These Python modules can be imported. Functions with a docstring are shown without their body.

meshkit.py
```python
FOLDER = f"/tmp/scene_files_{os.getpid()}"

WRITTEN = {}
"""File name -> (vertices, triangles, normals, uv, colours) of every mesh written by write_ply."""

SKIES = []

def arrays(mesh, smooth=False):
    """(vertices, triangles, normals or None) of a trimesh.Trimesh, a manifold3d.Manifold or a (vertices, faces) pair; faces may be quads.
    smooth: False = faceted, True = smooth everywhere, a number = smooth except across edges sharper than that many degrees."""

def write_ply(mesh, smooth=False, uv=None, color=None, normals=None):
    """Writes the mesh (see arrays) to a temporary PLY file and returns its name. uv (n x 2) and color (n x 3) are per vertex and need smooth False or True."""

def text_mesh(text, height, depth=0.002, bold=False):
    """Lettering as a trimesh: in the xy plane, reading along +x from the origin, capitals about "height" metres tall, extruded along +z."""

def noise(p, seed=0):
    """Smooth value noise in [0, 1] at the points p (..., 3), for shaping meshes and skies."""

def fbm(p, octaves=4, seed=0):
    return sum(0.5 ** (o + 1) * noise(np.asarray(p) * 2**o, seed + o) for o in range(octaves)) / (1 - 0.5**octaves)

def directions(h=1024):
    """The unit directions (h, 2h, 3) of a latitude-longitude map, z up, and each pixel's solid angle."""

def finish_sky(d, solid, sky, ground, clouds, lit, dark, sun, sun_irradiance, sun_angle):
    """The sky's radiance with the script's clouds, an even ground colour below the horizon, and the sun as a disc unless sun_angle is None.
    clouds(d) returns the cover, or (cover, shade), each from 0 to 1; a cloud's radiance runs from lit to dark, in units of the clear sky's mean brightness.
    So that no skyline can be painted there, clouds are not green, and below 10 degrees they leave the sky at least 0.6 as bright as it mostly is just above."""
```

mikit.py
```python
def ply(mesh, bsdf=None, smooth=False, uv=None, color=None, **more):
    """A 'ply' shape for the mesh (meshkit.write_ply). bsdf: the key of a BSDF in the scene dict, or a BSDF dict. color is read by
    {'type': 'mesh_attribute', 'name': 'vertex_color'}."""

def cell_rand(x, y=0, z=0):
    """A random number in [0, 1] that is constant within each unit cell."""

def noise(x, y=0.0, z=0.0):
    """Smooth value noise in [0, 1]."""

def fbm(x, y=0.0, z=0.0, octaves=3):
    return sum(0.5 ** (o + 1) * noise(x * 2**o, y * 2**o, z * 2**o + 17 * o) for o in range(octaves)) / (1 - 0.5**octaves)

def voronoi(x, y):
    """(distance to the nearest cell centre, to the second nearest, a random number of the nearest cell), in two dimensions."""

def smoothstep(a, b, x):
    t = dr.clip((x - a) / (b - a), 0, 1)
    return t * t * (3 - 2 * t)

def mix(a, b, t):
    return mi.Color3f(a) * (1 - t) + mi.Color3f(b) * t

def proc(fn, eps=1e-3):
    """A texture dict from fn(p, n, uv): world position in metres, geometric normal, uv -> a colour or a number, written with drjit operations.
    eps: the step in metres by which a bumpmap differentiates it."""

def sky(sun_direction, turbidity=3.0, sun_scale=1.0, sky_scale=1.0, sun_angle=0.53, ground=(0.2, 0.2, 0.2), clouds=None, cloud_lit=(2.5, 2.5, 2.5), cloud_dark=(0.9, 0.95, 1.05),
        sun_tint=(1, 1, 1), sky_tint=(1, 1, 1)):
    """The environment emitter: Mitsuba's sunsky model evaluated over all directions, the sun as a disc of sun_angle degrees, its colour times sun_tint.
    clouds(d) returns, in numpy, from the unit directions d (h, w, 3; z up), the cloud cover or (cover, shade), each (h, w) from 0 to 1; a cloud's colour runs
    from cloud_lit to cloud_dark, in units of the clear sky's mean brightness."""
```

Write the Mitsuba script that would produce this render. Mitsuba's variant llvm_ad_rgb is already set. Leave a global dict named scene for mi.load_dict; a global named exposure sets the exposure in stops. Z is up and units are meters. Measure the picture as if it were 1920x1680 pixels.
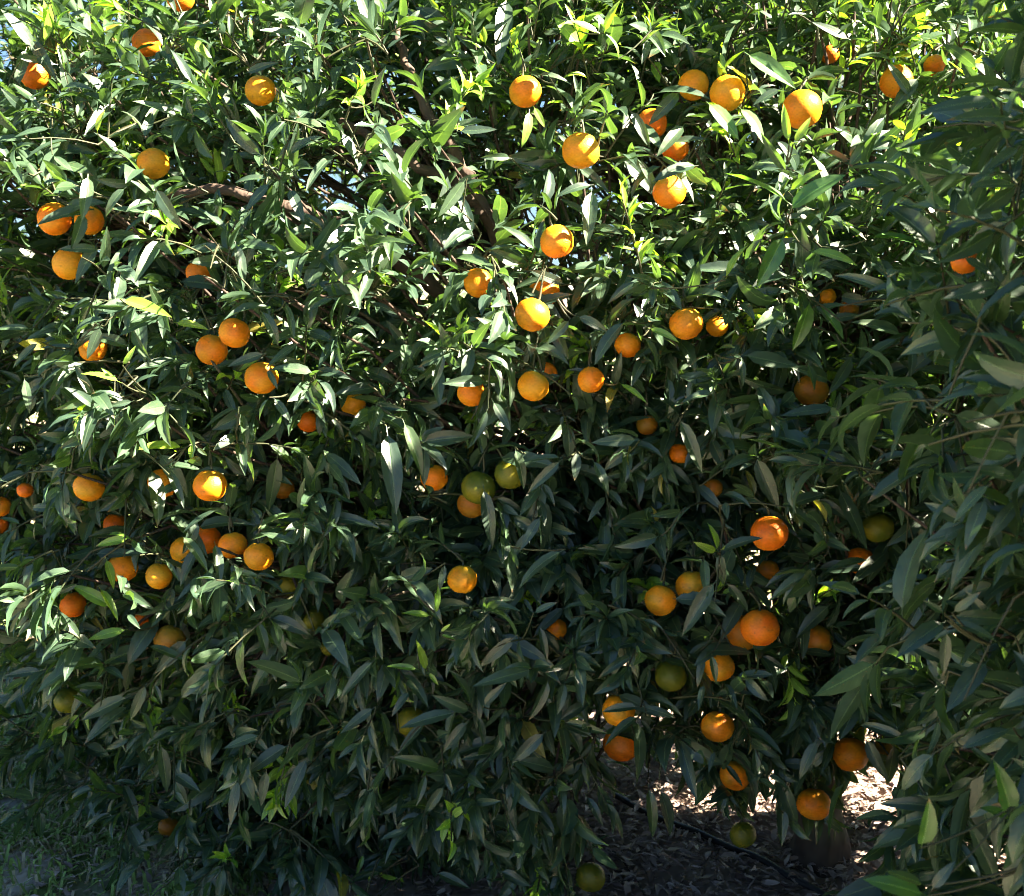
import math
import numpy as np
import drjit as dr
import mitsuba as mi
import trimesh
from scipy.interpolate import interp1d
from scipy.spatial import cKDTree
import mikit
import meshkit
from mikit import proc, noise, cell_rand, smoothstep, mix

T = mi.ScalarTransform4f
scene, labels = {}, {}

# ------------------------------------------------------------------ camera, sky, exposure
PITCH = math.radians(8.0)
CAM = np.array([0.0, 0.0, 1.55])
FWD = np.array([0.0, math.cos(PITCH), -math.sin(PITCH)])
UPV = np.array([0.0, math.sin(PITCH), math.cos(PITCH)])
FOV, ASPECT = 46.0, 1024 / 896
scene['camera'] = {'type': 'thinlens', 'fov': FOV, 'fov_axis': 'x', 'aperture_radius': 0.0035, 'focus_distance': 2.5,
                   'near_clip': 0.05, 'far_clip': 400.0,
                   'to_world': T().look_at(origin=CAM.tolist(), target=(CAM + FWD).tolist(), up=[0, 0, 1])}
SUN = np.array([0.77, -0.21, 0.64])
scene['sky'] = mikit.sky(SUN.tolist(), turbidity=3.0, sky_scale=0.128, sky_tint=(0.90, 1.0, 1.13), sun_tint=(0.96, 1.0, 1.10), ground=(0.16, 0.15, 0.10))
exposure = 5.6

# ------------------------------------------------------------------ tables of the fruit and of the leaves that stand out
FRUIT = [
    (-1.233, 3.22, 2.074, 0.04, 'd', [(0.0, 0.41, 0.69)], 'deep orange fruit under pale sunlit leaves at the upper left edge of the tree'),
    (-0.959, 3.28, 2.162, 0.0378, 'd', [(-0.44, -0.3, 0.56), (0.19, 0.74, 0.44)], 'deep orange fruit mostly hidden behind narrow leaves near the top left'),
    (-0.855, 3.24, 2.269, 0.0371, 'd', [(0.37, 0.3, 0.63)], 'orange fruit cut off by the top edge of the photo, left of centre'),
    (-0.587, 2.903, 1.984, 0.0361, 'y', [(0, 0, 1.0)], 'yellow orange fruit fully in view at the upper left, with no other fruit near it'),
    (-0.839, 2.889, 1.816, 0.0375, 'y', [(0.2, 0.0, 0.93)], 'yellow fruit with its lower right side blazing in the sun beside pale leaves'),
    (-1.113, 2.983, 1.693, 0.0402, 'o', [(0.0, 0.0, 0.97)], 'orange fruit with a dark leaf over it, left of the pair at the left'),
    (-1.019, 2.957, 1.688, 0.0347, 'o', [(0.22, 0.15, 0.74)], 'orange fruit half hidden by a hanging leaf, right of the pair at the left'),
    (-1.066, 2.938, 1.585, 0.0398, 'y', [(-0.13, 0.06, 0.87)], 'dull yellow orange fruit hanging just below the pair at the left edge'),
    (-0.723, 2.818, 1.562, 0.0308, 'd', [(-0.32, -0.16, 0.6)], 'sliver of orange fruit behind upright leaves, left of centre under the dark limb'),
    (-0.597, 2.604, 1.434, 0.0344, 'o', [(0, 0, 1.0)], 'orange fruit with a sunlit band, uppermost of three in the left cluster'),
    (-0.662, 2.664, 1.394, 0.0353, 'o', [(-0.2, 0.0, 0.87)], 'orange fruit, lower left of the three in the left cluster, a leaf across its foot'),
    (-0.54, 2.596, 1.338, 0.0368, 'o', [(-0.25, 0.0, 0.81), (0.81, 0.06, 0.22)], 'orange fruit with a leaf over its right half, lowest of three in the left cluster'),
    (-0.99, 2.855, 1.387, 0.0328, 'o', [(-0.31, 0.31, 0.62), (0.54, 0.15, 0.38)], 'orange fruit split by a dark leaf, above the pale young shoot at the left'),
    (-0.466, 2.738, 1.227, 0.0268, 'd', [(0.0, 0.0, 0.77)], 'dull deep orange fruit in shade behind leaves, below and right of the left cluster'),
    (-0.36, 2.718, 1.269, 0.029, 'y', [(0.0, 0.17, 0.67)], 'dull yellow fruit deep among the leaves, left of the middle'),
    (0.03, 2.77, 1.962, 0.0368, 'o', [(0, 0, 1.0)], 'bright orange fruit with a sunlit band, uppermost fruit in the middle of the tree'),
    (0.148, 2.659, 1.822, 0.0413, 'y', [(0, 0, 1.0)], 'large yellow orange fruit in full view in the upper middle, the roundest there'),
    (0.419, 2.877, 1.992, 0.0357, 'y', [(-0.28, -0.28, 0.55), (0.62, 0.28, 0.41)], 'yellow orange fruit behind a leaf, left of the upper right pair'),
    (0.485, 2.799, 1.963, 0.0396, 'y', [(0.0, 0.0, 0.94)], 'yellow orange fruit under a green leaf, right of the upper right pair'),
    (0.632, 2.704, 1.915, 0.043, 'o', [(0, 0, 1.0)], 'large orange fruit whitened by the sun, above the tall pale shoot'),
    (0.897, 2.906, 2.005, 0.0386, 'o', [(-0.32, 0.19, 0.65), (0.52, -0.39, 0.52)], 'orange fruit crossed by a dark slanting leaf at the upper right'),
    (1.03, 3.043, 2.065, 0.026, 'd', [(0.0, 0.0, 0.65)], 'small piece of orange fruit among the leaves, rightmost at the top'),
    (0.775, 3.045, 2.091, 0.0234, 'd', [(0.0, 0.11, 0.56)], 'small piece of orange fruit showing above the large sunlit fruit'),
    (0.322, 2.858, 1.903, 0.0357, 'd', [(-0.34, -0.48, 0.41), (0.48, 0.28, 0.48)], 'orange red fruit broken up by leaves, left of the two behind the upper right leaves'),
    (0.372, 2.82, 1.844, 0.0316, 'd', [(0.15, 0.31, 0.62)], 'deep orange fruit behind a curled leaf, above the leaf crossed fruit at the upper right'),
    (0.338, 2.641, 1.734, 0.0366, 'o', [(-0.12, 0.12, 0.88)], 'orange fruit with a pale leaf crossing its right side, upper right of centre'),
    (0.093, 2.531, 1.626, 0.0353, 'o', [(0, 0, 1.0)], 'orange fruit with a slanting streak of sun across it, in the middle of the tree'),
    (-0.072, 2.604, 1.541, 0.0319, 'o', [(-0.14, 0.07, 0.79)], 'orange fruit with leaf tips over its right side, left of the two bright central fruit'),
    (0.042, 2.499, 1.476, 0.0363, 'o', [(0, 0, 1.0)], 'brightest round orange fruit at the centre, its right side burnt out by the sun'),
    (0.07, 2.651, 1.521, 0.0337, 'o', [(0.21, -0.14, 0.48)], 'orange fruit peeping out behind the brightest central fruit'),
    (0.361, 2.512, 1.457, 0.0354, 'o', [(0.06, 0.0, 0.88)], 'orange fruit with white hot sun on its face, right of centre'),
    (0.449, 2.651, 1.446, 0.0245, 'y', [(0.0, 0.19, 0.62)], 'yellow scrap of fruit in shade, just right of the white hot one'),
    (0.247, 2.58, 1.409, 0.0285, 'o', [(0.0, -0.08, 0.68)], 'orange fruit squeezed between hanging leaves, left of and below the white hot one'),
    (0.165, 2.52, 1.34, 0.0279, 'o', [(0.0, 0.0, 0.92)], 'small glowing orange fruit, right one of the row of three at the centre'),
    (0.044, 2.484, 1.33, 0.033, 'y', [(0, 0, 1.0)], 'yellow orange fruit with a green tinge, middle of the central row of three'),
    (-0.085, 2.526, 1.312, 0.0303, 'o', [(0.0, 0.3, 0.74)], 'orange fruit capped by a flat leaf, left of the central row of three'),
    (0.074, 2.627, 1.345, 0.0256, 'd', [(0.45, -0.27, 0.41)], 'thin edge of deep orange fruit behind the middle one of the row of three'),
    (0.632, 2.537, 1.316, 0.036, 'b', [(0.0, 0.12, 0.88)], 'brownish yellow fruit with a blue green leaf on it, alone at the right'),
    (0.692, 2.67, 1.511, 0.0199, 'y', [(0.0, 0.0, 0.65)], 'small yellow bit of fruit under a sunlit leaf, right of centre'),
    (0.746, 2.686, 1.482, 0.0212, 'b', [(0.0, 0.0, 0.56)], 'small brown bit of fruit between two large leaves, right of centre'),
    (0.661, 1.78, 1.575, 0.0202, 'd', [(-0.31, 0.23, 0.54), (0.54, -0.31, 0.35)], 'orange fruit showing round a long leaf in the dark foliage at the right edge'),
    (0.294, 2.607, 1.234, 0.0232, 'b', [(0.0, 0.0, 0.7)], 'small dull olive fruit with a leaf hanging from it, right of centre'),
    (0.365, 2.599, 1.173, 0.0232, 'o', [(-0.1, 0.0, 0.65)], 'small wedge of orange fruit above a flat leaf, right of the middle'),
    (-0.987, 2.775, 1.067, 0.0361, 'y', [(0, 0, 1.0)], 'yellow orange fruit hanging at the left, beside a long slanting leaf'),
    (-0.797, 2.713, 1.088, 0.0341, 'o', [(-0.29, 0.0, 0.71)], 'orange fruit half covered by a hanging leaf, between two others in the lower left row'),
    (-0.662, 2.608, 1.1, 0.0374, 'o', [(0, 0, 1.0)], 'plump orange fruit in full view, right one of the lower left row'),
    (-0.53, 2.748, 1.07, 0.0271, 'b', [(0.09, 0.18, 0.64)], 'dim brownish orange fruit in deep shade, right of the lower left row'),
    (-0.964, 2.861, 1.135, 0.0179, 'b', [(0.0, 0.0, 0.64)], 'tiny dull orange bit of fruit above the left row'),
    (-0.951, 2.838, 0.965, 0.0281, 'd', [(-0.09, -0.27, 0.59)], 'orange red cap of a fruit above a bright green leaf, lower left'),
    (-0.703, 2.711, 0.957, 0.0355, 'd', [(-0.07, 0.14, 0.69)], 'deep orange fruit behind two hanging leaves in the lower left cluster'),
    (-0.755, 2.722, 0.929, 0.0332, 'y', [(-0.22, 0.15, 0.67)], 'yellow orange fruit partly behind a broad leaf in the lower left cluster'),
    (-0.622, 2.629, 0.962, 0.0321, 'o', [(0.07, -0.07, 0.93)], 'orange fruit with a leaf tip at its foot, in the lower left cluster'),
    (-0.549, 2.556, 0.953, 0.0324, 'y', [(0, 0, 1.0)], 'yellow orange fruit in full view, rightmost of the lower left cluster'),
    (-0.919, 2.78, 0.875, 0.0365, 'o', [(0.34, 0.0, 0.62), (-0.55, 0.0, 0.31)], 'orange fruit with a yellow leaf in front, leftmost of the lower left cluster'),
    (-0.811, 2.703, 0.873, 0.0306, 'y', [(-0.16, 0.08, 0.88)], 'yellow orange fruit beside a dark round leaf, lowest of the lower left cluster'),
    (-1.074, 2.869, 0.759, 0.0313, 'd', [(0.0, 0.08, 0.92)], 'small deep orange fruit, alone at the left below the cluster'),
    (-0.801, 2.732, 0.713, 0.0362, 'b', [(0.0, -0.21, 0.76)], 'dull yellow brown fruit under sunlit twigs, its foot behind a leaf, lower left'),
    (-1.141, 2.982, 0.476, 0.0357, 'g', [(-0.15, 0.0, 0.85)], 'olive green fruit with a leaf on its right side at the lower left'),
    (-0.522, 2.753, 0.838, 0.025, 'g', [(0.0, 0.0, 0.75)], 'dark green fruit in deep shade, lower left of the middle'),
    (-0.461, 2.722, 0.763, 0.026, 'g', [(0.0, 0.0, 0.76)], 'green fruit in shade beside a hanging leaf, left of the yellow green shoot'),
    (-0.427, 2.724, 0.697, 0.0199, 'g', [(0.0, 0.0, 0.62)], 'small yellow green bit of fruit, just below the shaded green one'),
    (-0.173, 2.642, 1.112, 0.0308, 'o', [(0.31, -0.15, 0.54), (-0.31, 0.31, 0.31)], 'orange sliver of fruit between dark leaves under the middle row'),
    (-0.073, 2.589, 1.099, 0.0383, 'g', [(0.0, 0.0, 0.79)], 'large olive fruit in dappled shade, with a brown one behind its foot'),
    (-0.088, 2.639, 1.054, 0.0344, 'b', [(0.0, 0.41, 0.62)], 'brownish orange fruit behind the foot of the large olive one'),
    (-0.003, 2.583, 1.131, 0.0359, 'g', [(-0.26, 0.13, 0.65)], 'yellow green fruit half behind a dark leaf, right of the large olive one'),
    (-0.105, 2.487, 0.92, 0.0316, 'y', [(0, 0, 1.0)], 'yellow orange fruit alone in the dark lower middle of the tree'),
    (0.533, 2.45, 1.027, 0.0387, 'd', [(0.11, -0.11, 0.94)], 'large red orange fruit with a leaf at its lower left, right half'),
    (0.568, 2.614, 0.908, 0.0249, 'b', [(0.0, 0.0, 0.71)], 'dim brown fruit in shade, below the large red orange one'),
    (0.763, 2.586, 0.936, 0.0316, 'd', [(-0.07, -0.3, 0.67)], 'dull orange fruit cut by a slanting leaf, right of the large red orange one'),
    (0.795, 2.571, 1.013, 0.0348, 'g', [(0.0, 0.0, 0.83)], 'dark green fruit with a soft highlight among shaded leaves at the right'),
    (0.383, 2.5, 0.901, 0.0352, 'y', [(-0.06, -0.19, 0.84)], 'yellow orange fruit with a leaf across its foot, right of the touching pair'),
    (0.312, 2.465, 0.88, 0.0336, 'y', [(0, 0, 1.0)], 'yellow orange fruit, left of the touching pair at the lower right'),
    (0.518, 2.442, 0.828, 0.0401, 'd', [(0, 0, 1.0)], 'largest deep orange fruit, low on the right, with another tucked behind it'),
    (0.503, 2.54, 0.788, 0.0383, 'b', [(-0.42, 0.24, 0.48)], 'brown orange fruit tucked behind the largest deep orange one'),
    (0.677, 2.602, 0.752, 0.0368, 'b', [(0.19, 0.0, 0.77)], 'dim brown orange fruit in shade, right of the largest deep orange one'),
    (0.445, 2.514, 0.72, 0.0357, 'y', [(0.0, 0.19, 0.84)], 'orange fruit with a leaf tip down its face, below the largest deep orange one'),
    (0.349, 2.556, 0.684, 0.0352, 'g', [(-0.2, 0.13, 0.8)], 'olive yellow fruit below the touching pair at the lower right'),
    (0.234, 2.54, 0.612, 0.0363, 'y', [(-0.19, 0.0, 0.81)], 'yellow orange fruit with a green leaf across it, upper of two stacked fruit'),
    (0.261, 2.74, 0.456, 0.0443, 'd', [(-0.11, 0.46, 0.63), (-0.63, -0.11, 0.29)], 'deep orange fruit behind a hanging leaf, lower of two stacked fruit'),
    (0.453, 2.549, 0.571, 0.0365, 'o', [(0, 0, 1.0)], 'plain dull orange fruit in full view, low on the right above the ground gap'),
    (0.528, 2.72, 0.384, 0.0366, 'o', [(0.0, 0.07, 0.86)], 'orange fruit with a thin leaf across it, hanging above the gap under the tree'),
    (0.794, 2.7, 0.445, 0.0413, 'o', [(-0.12, 0.0, 0.94)], 'orange fruit with a dark leaf over its right edge, beside the trunk'),
    (0.704, 2.67, 0.336, 0.0398, 'o', [(0, 0, 1.0)], 'lowest full orange fruit, hanging in front of the trunk'),
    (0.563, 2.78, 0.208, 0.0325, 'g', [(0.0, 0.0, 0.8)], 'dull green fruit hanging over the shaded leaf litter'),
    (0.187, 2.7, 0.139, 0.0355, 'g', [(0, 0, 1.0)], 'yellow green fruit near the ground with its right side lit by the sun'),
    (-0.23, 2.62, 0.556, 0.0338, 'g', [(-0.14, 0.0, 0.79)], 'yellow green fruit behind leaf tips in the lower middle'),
    (0.098, 2.592, 0.78, 0.0236, 'o', [(0.0, 0.1, 0.65)], 'small orange sliver of fruit under a leaf, left of the touching pair'),
    (0.44, 2.599, 1.096, 0.021, 'b', [(0.22, 0.0, 0.61)], 'small brown orange sliver of fruit between hanging leaves, right of the middle'),
    (-0.945, 3.141, 0.057, 0.0279, 'b', [(0.0, 0.0, 0.79)], 'dull yellow fruit at the foot of the foliage, bottom left'),
    (-1.006, 3.2, -0.11, 0.0256, 'd', [(0.0, 0.0, 0.65)], 'pale orange bit of fruit nearest the grass at the bottom left'),
    (-1.316, 3.05, 0.969, 0.0274, 'o', [(0.2, 0.0, 0.7)], 'orange fruit cut by the left edge of the photo, upper of two there'),
    (-1.334, 3.078, 0.913, 0.0236, 'd', [(0.24, 0.0, 0.71)], 'deep orange fruit cut by the left edge of the photo, lower of two there'),
    (-1.224, 2.987, 1.023, 0.0201, 'd', [(0.0, 0.0, 0.6)], 'tiny red orange bit of fruit near the left edge'),
    (-0.391, 2.733, 0.479, 0.0227, 'o', [(0.0, 0.0, 0.61)], 'orange sliver of fruit left of the yellow green one in the lower middle'),
    (-0.894, 2.822, 0.734, 0.018, 'd', [(0.0, 0.0, 0.64)], 'tiny deep orange bit of fruit above the dull yellow brown one'),
    (0.903, 2.82, 0.402, 0.0313, 'b', [(0.0, -0.17, 0.5)], 'dim orange scrap of fruit right of the one beside the trunk'),
]
SHOWN_LEAVES = np.array([
    (-1.165, 3.051, 2.101, -1.231, 3.019, 2.19, 0.294, 0, 0),
    (-1.142, 3.079, 2.138, -1.137, 3.05, 2.219, 0.265, 1, 0),
    (-1.151, 3.074, 2.118, -1.117, 3.043, 2.218, 0.289, 1, 0),
    (-0.787, 3.003, 2.125, -0.711, 2.986, 2.046, 0.271, 1, 0),
    (-0.637, 3.049, 2.126, -0.637, 3.046, 2.177, 0.289, 1, 0),
    (-0.641, 2.971, 2.074, -0.693, 2.959, 2.06, 0.282, 1, 0),
    (-0.618, 2.888, 2.02, -0.536, 2.871, 2.041, 0.23, 0, 0),
    (-1.129, 3.095, 1.942, -1.13, 3.082, 2, 0.255, 1, 0),
    (-0.946, 2.823, 1.878, -0.923, 2.82, 1.93, 0.268, 1, 0),
    (-1.085, 2.922, 1.901, -1.161, 2.891, 1.876, 0.287, 0, 0),
    (-1.035, 2.781, 1.826, -0.979, 2.76, 1.777, 0.283, 0, 0),
    (-0.928, 2.699, 1.778, -0.939, 2.673, 1.673, 0.28, 0, 0),
    (-0.809, 2.584, 1.741, -0.855, 2.586, 1.678, 0.288, 0, 0),
    (-0.725, 2.499, 1.735, -0.674, 2.506, 1.652, 0.283, 0, 0),
    (-0.484, 2.67, 1.812, -0.406, 2.676, 1.853, 0.264, 0, 0),
    (-0.611, 2.645, 1.647, -0.703, 2.655, 1.707, 0.238, 0, 0),
    (-0.613, 2.639, 1.617, -0.716, 2.622, 1.601, 0.268, 0, 0),
    (-0.578, 2.549, 1.629, -0.564, 2.549, 1.525, 0.253, 0, 0),
    (-0.582, 2.602, 1.625, -0.49, 2.583, 1.608, 0.275, 0, 0),
    (-0.517, 2.642, 1.762, -0.594, 2.639, 1.751, 0.246, 0, 0),
    (-0.507, 2.601, 1.753, -0.566, 2.603, 1.687, 0.29, 0, 0),
    (-0.492, 2.613, 1.765, -0.495, 2.62, 1.699, 0.246, 0, 0),
    (-0.478, 2.626, 1.744, -0.442, 2.604, 1.67, 0.307, 0, 0),
    (-0.406, 2.709, 1.876, -0.483, 2.706, 1.892, 0.308, 0, 0),
    (-0.871, 2.939, 1.961, -0.948, 2.944, 1.91, 0.234, 0, 0),
    (-0.012, 2.888, 2.195, -0.033, 2.835, 2.027, 0.245, 0, 0),
    (-0.298, 2.668, 1.927, -0.227, 2.675, 1.887, 0.24, 0, 0),
    (-0.362, 2.628, 1.861, -0.325, 2.619, 1.782, 0.298, 0, 0),
    (-0.118, 2.664, 1.863, -0.034, 2.664, 1.867, 0.247, 0, 0),
    (0.053, 2.727, 1.992, 0.129, 2.727, 1.969, 0.234, 0, 0),
    (0.046, 2.666, 1.917, 0.071, 2.657, 1.87, 0.277, 1, 0),
    (0.037, 2.643, 1.907, 0.019, 2.641, 1.826, 0.272, 1, 0),
    (0, 2.604, 1.801, -0.067, 2.587, 1.8, 0.27, 0, 0),
    (-0.093, 2.533, 1.755, -0.151, 2.522, 1.677, 0.273, 0, 0),
    (0.17, 2.564, 1.743, 0.089, 2.551, 1.713, 0.232, 0, 0),
    (0.165, 2.536, 1.737, 0.153, 2.505, 1.617, 0.289, 0, 0),
    (0.19, 2.705, 2.074, 0.126, 2.693, 2.097, 0.303, 1, 0),
    (0.203, 2.752, 2.084, 0.238, 2.737, 2.151, 0.258, 1, 0),
    (0.226, 2.65, 2.012, 0.196, 2.632, 2.058, 0.274, 1, 0),
    (0.276, 2.699, 2.048, 0.321, 2.695, 2.081, 0.29, 1, 0),
    (0.255, 2.475, 1.547, 0.196, 2.48, 1.498, 0.29, 0, 0),
    (0.049, 2.513, 1.607, -0.022, 2.518, 1.655, 0.25, 0, 0),
    (0.484, 2.604, 2.018, 0.586, 2.581, 1.941, 0.36, 3, 0),
    (0.901, 3.072, 2.183, 0.959, 3.056, 2.227, 0.279, 1, 0),
    (0.899, 3.019, 2.169, 0.971, 2.993, 2.137, 0.265, 1, 0),
    (0.739, 2.729, 2.065, 0.654, 2.729, 2.102, 0.237, 0, 0),
    (0.54, 2.369, 1.69, 0.408, 2.355, 1.746, 0.36, 3, 0),
    (0.539, 2.408, 1.677, 0.645, 2.383, 1.746, 0.36, 3, 0),
    (0.547, 2.436, 1.72, 0.611, 2.416, 1.761, 0.242, 1, 0),
    (0.544, 2.429, 1.755, 0.486, 2.412, 1.83, 0.248, 0, 0),
    (0.556, 2.481, 1.817, 0.545, 2.491, 1.896, 0.24, 1, 0),
    (0.562, 2.472, 1.816, 0.595, 2.471, 1.868, 0.301, 1, 0),
    (0.395, 2.524, 1.906, 0.455, 2.495, 1.827, 0.36, 3, 0),
    (0.458, 2.511, 1.894, 0.503, 2.481, 1.817, 0.36, 3, 0),
    (0.543, 2.508, 1.93, 0.487, 2.51, 1.896, 0.305, 0, 0),
    (0.907, 2.812, 1.953, 0.832, 2.775, 2.028, 0.235, 0, 0),
    (0.635, 1.614, 1.778, 0.531, 1.622, 1.761, 0.249, 0, 1),
    (0.682, 1.661, 1.762, 0.577, 1.646, 1.756, 0.251, 0, 1),
    (0.686, 1.665, 1.728, 0.629, 1.652, 1.686, 0.26, 0, 1),
    (0.688, 1.671, 1.677, 0.625, 1.663, 1.634, 0.293, 0, 1),
    (0.675, 1.641, 1.673, 0.606, 1.624, 1.67, 0.265, 0, 1),
    (0.689, 1.685, 1.635, 0.683, 1.68, 1.559, 0.307, 0, 1),
    (0.56, 2.31, 1.602, 0.648, 2.292, 1.572, 0.292, 1, 0),
    (0.518, 2.33, 1.633, 0.466, 2.322, 1.532, 0.36, 3, 0),
    (0.742, 2.559, 1.635, 0.865, 2.558, 1.613, 0.36, 3, 0),
    (0.685, 2.364, 1.624, 0.627, 2.363, 1.659, 0.256, 1, 0),
    (0.407, 2.321, 1.547, 0.45, 2.318, 1.612, 0.293, 1, 0),
    (0.829, 2.55, 1.607, 0.898, 2.52, 1.569, 0.273, 0, 0),
    (0.617, 1.681, 1.581, 0.677, 1.679, 1.537, 0.281, 0, 1),
    (0.654, 1.622, 1.541, 0.572, 1.608, 1.524, 0.288, 0, 1),
    (-0.842, 2.484, 1.455, -0.876, 2.49, 1.387, 0.3, 0, 0),
    (-1.085, 2.736, 1.437, -1.159, 2.712, 1.434, 0.239, 0, 0),
    (-1.045, 2.678, 1.412, -1.102, 2.665, 1.354, 0.252, 0, 0),
    (-1.065, 2.628, 1.339, -1.057, 2.627, 1.258, 0.243, 0, 0),
    (-0.878, 2.519, 1.303, -0.913, 2.518, 1.37, 0.288, 0, 0),
    (-0.798, 2.459, 1.339, -0.881, 2.463, 1.355, 0.265, 1, 0),
    (-0.793, 2.455, 1.375, -0.763, 2.452, 1.415, 0.252, 1, 0),
    (-0.828, 2.509, 1.341, -0.852, 2.5, 1.366, 0.273, 1, 0),
    (-0.759, 2.411, 1.339, -0.706, 2.409, 1.357, 0.302, 0, 0),
    (-0.784, 2.487, 1.299, -0.83, 2.473, 1.289, 0.28, 0, 0),
    (-0.805, 2.495, 1.509, -0.694, 2.467, 1.472, 0.263, 1, 0),
    (-0.722, 2.583, 1.457, -0.647, 2.585, 1.44, 0.266, 1, 0),
    (-0.512, 2.52, 1.396, -0.593, 2.519, 1.367, 0.258, 0, 0),
    (-0.406, 2.49, 1.356, -0.5, 2.484, 1.362, 0.286, 0, 0),
    (-0.508, 2.496, 1.366, -0.485, 2.487, 1.323, 0.265, 0, 0),
    (-0.441, 2.53, 1.42, -0.51, 2.506, 1.366, 0.242, 0, 0),
    (-0.515, 2.478, 1.488, -0.482, 2.485, 1.411, 0.309, 0, 0),
    (-0.466, 2.496, 1.504, -0.448, 2.479, 1.428, 0.246, 0, 0),
    (-0.494, 2.486, 1.307, -0.458, 2.479, 1.257, 0.296, 0, 0),
    (-0.498, 2.467, 1.308, -0.519, 2.471, 1.258, 0.267, 0, 0),
    (-0.571, 2.517, 1.275, -0.563, 2.521, 1.198, 0.303, 0, 0),
    (-0.574, 2.52, 1.284, -0.65, 2.516, 1.23, 0.275, 0, 0),
    (-0.8, 2.611, 1.159, -0.899, 2.598, 1.067, 0.304, 0, 0),
    (-0.798, 2.63, 1.139, -0.777, 2.585, 1.01, 0.283, 0, 0),
    (-0.74, 2.563, 1.143, -0.702, 2.538, 1.061, 0.241, 0, 0),
    (-0.752, 2.565, 1.149, -0.669, 2.576, 1.136, 0.272, 0, 0),
    (-0.852, 2.639, 0.975, -0.927, 2.632, 0.958, 0.296, 1, 0),
    (-0.911, 2.658, 0.979, -0.848, 2.64, 0.968, 0.247, 1, 0),
    (-0.923, 2.678, 0.923, -0.906, 2.67, 0.85, 0.283, 1, 0),
    (-0.917, 2.707, 0.797, -1.014, 2.703, 0.852, 0.289, 1, 0),
    (-0.715, 2.555, 1.001, -0.654, 2.532, 0.922, 0.245, 0, 0),
    (-0.647, 2.569, 0.984, -0.631, 2.537, 0.897, 0.285, 0, 0),
    (-0.764, 2.599, 0.935, -0.733, 2.586, 0.89, 0.234, 0, 0),
    (-0.628, 2.538, 1.061, -0.7, 2.522, 1.012, 0.267, 0, 0),
    (-0.445, 2.463, 0.999, -0.524, 2.473, 1.022, 0.24, 0, 0),
    (-0.081, 2.461, 1.418, -0.099, 2.432, 1.333, 0.305, 0, 0),
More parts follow.
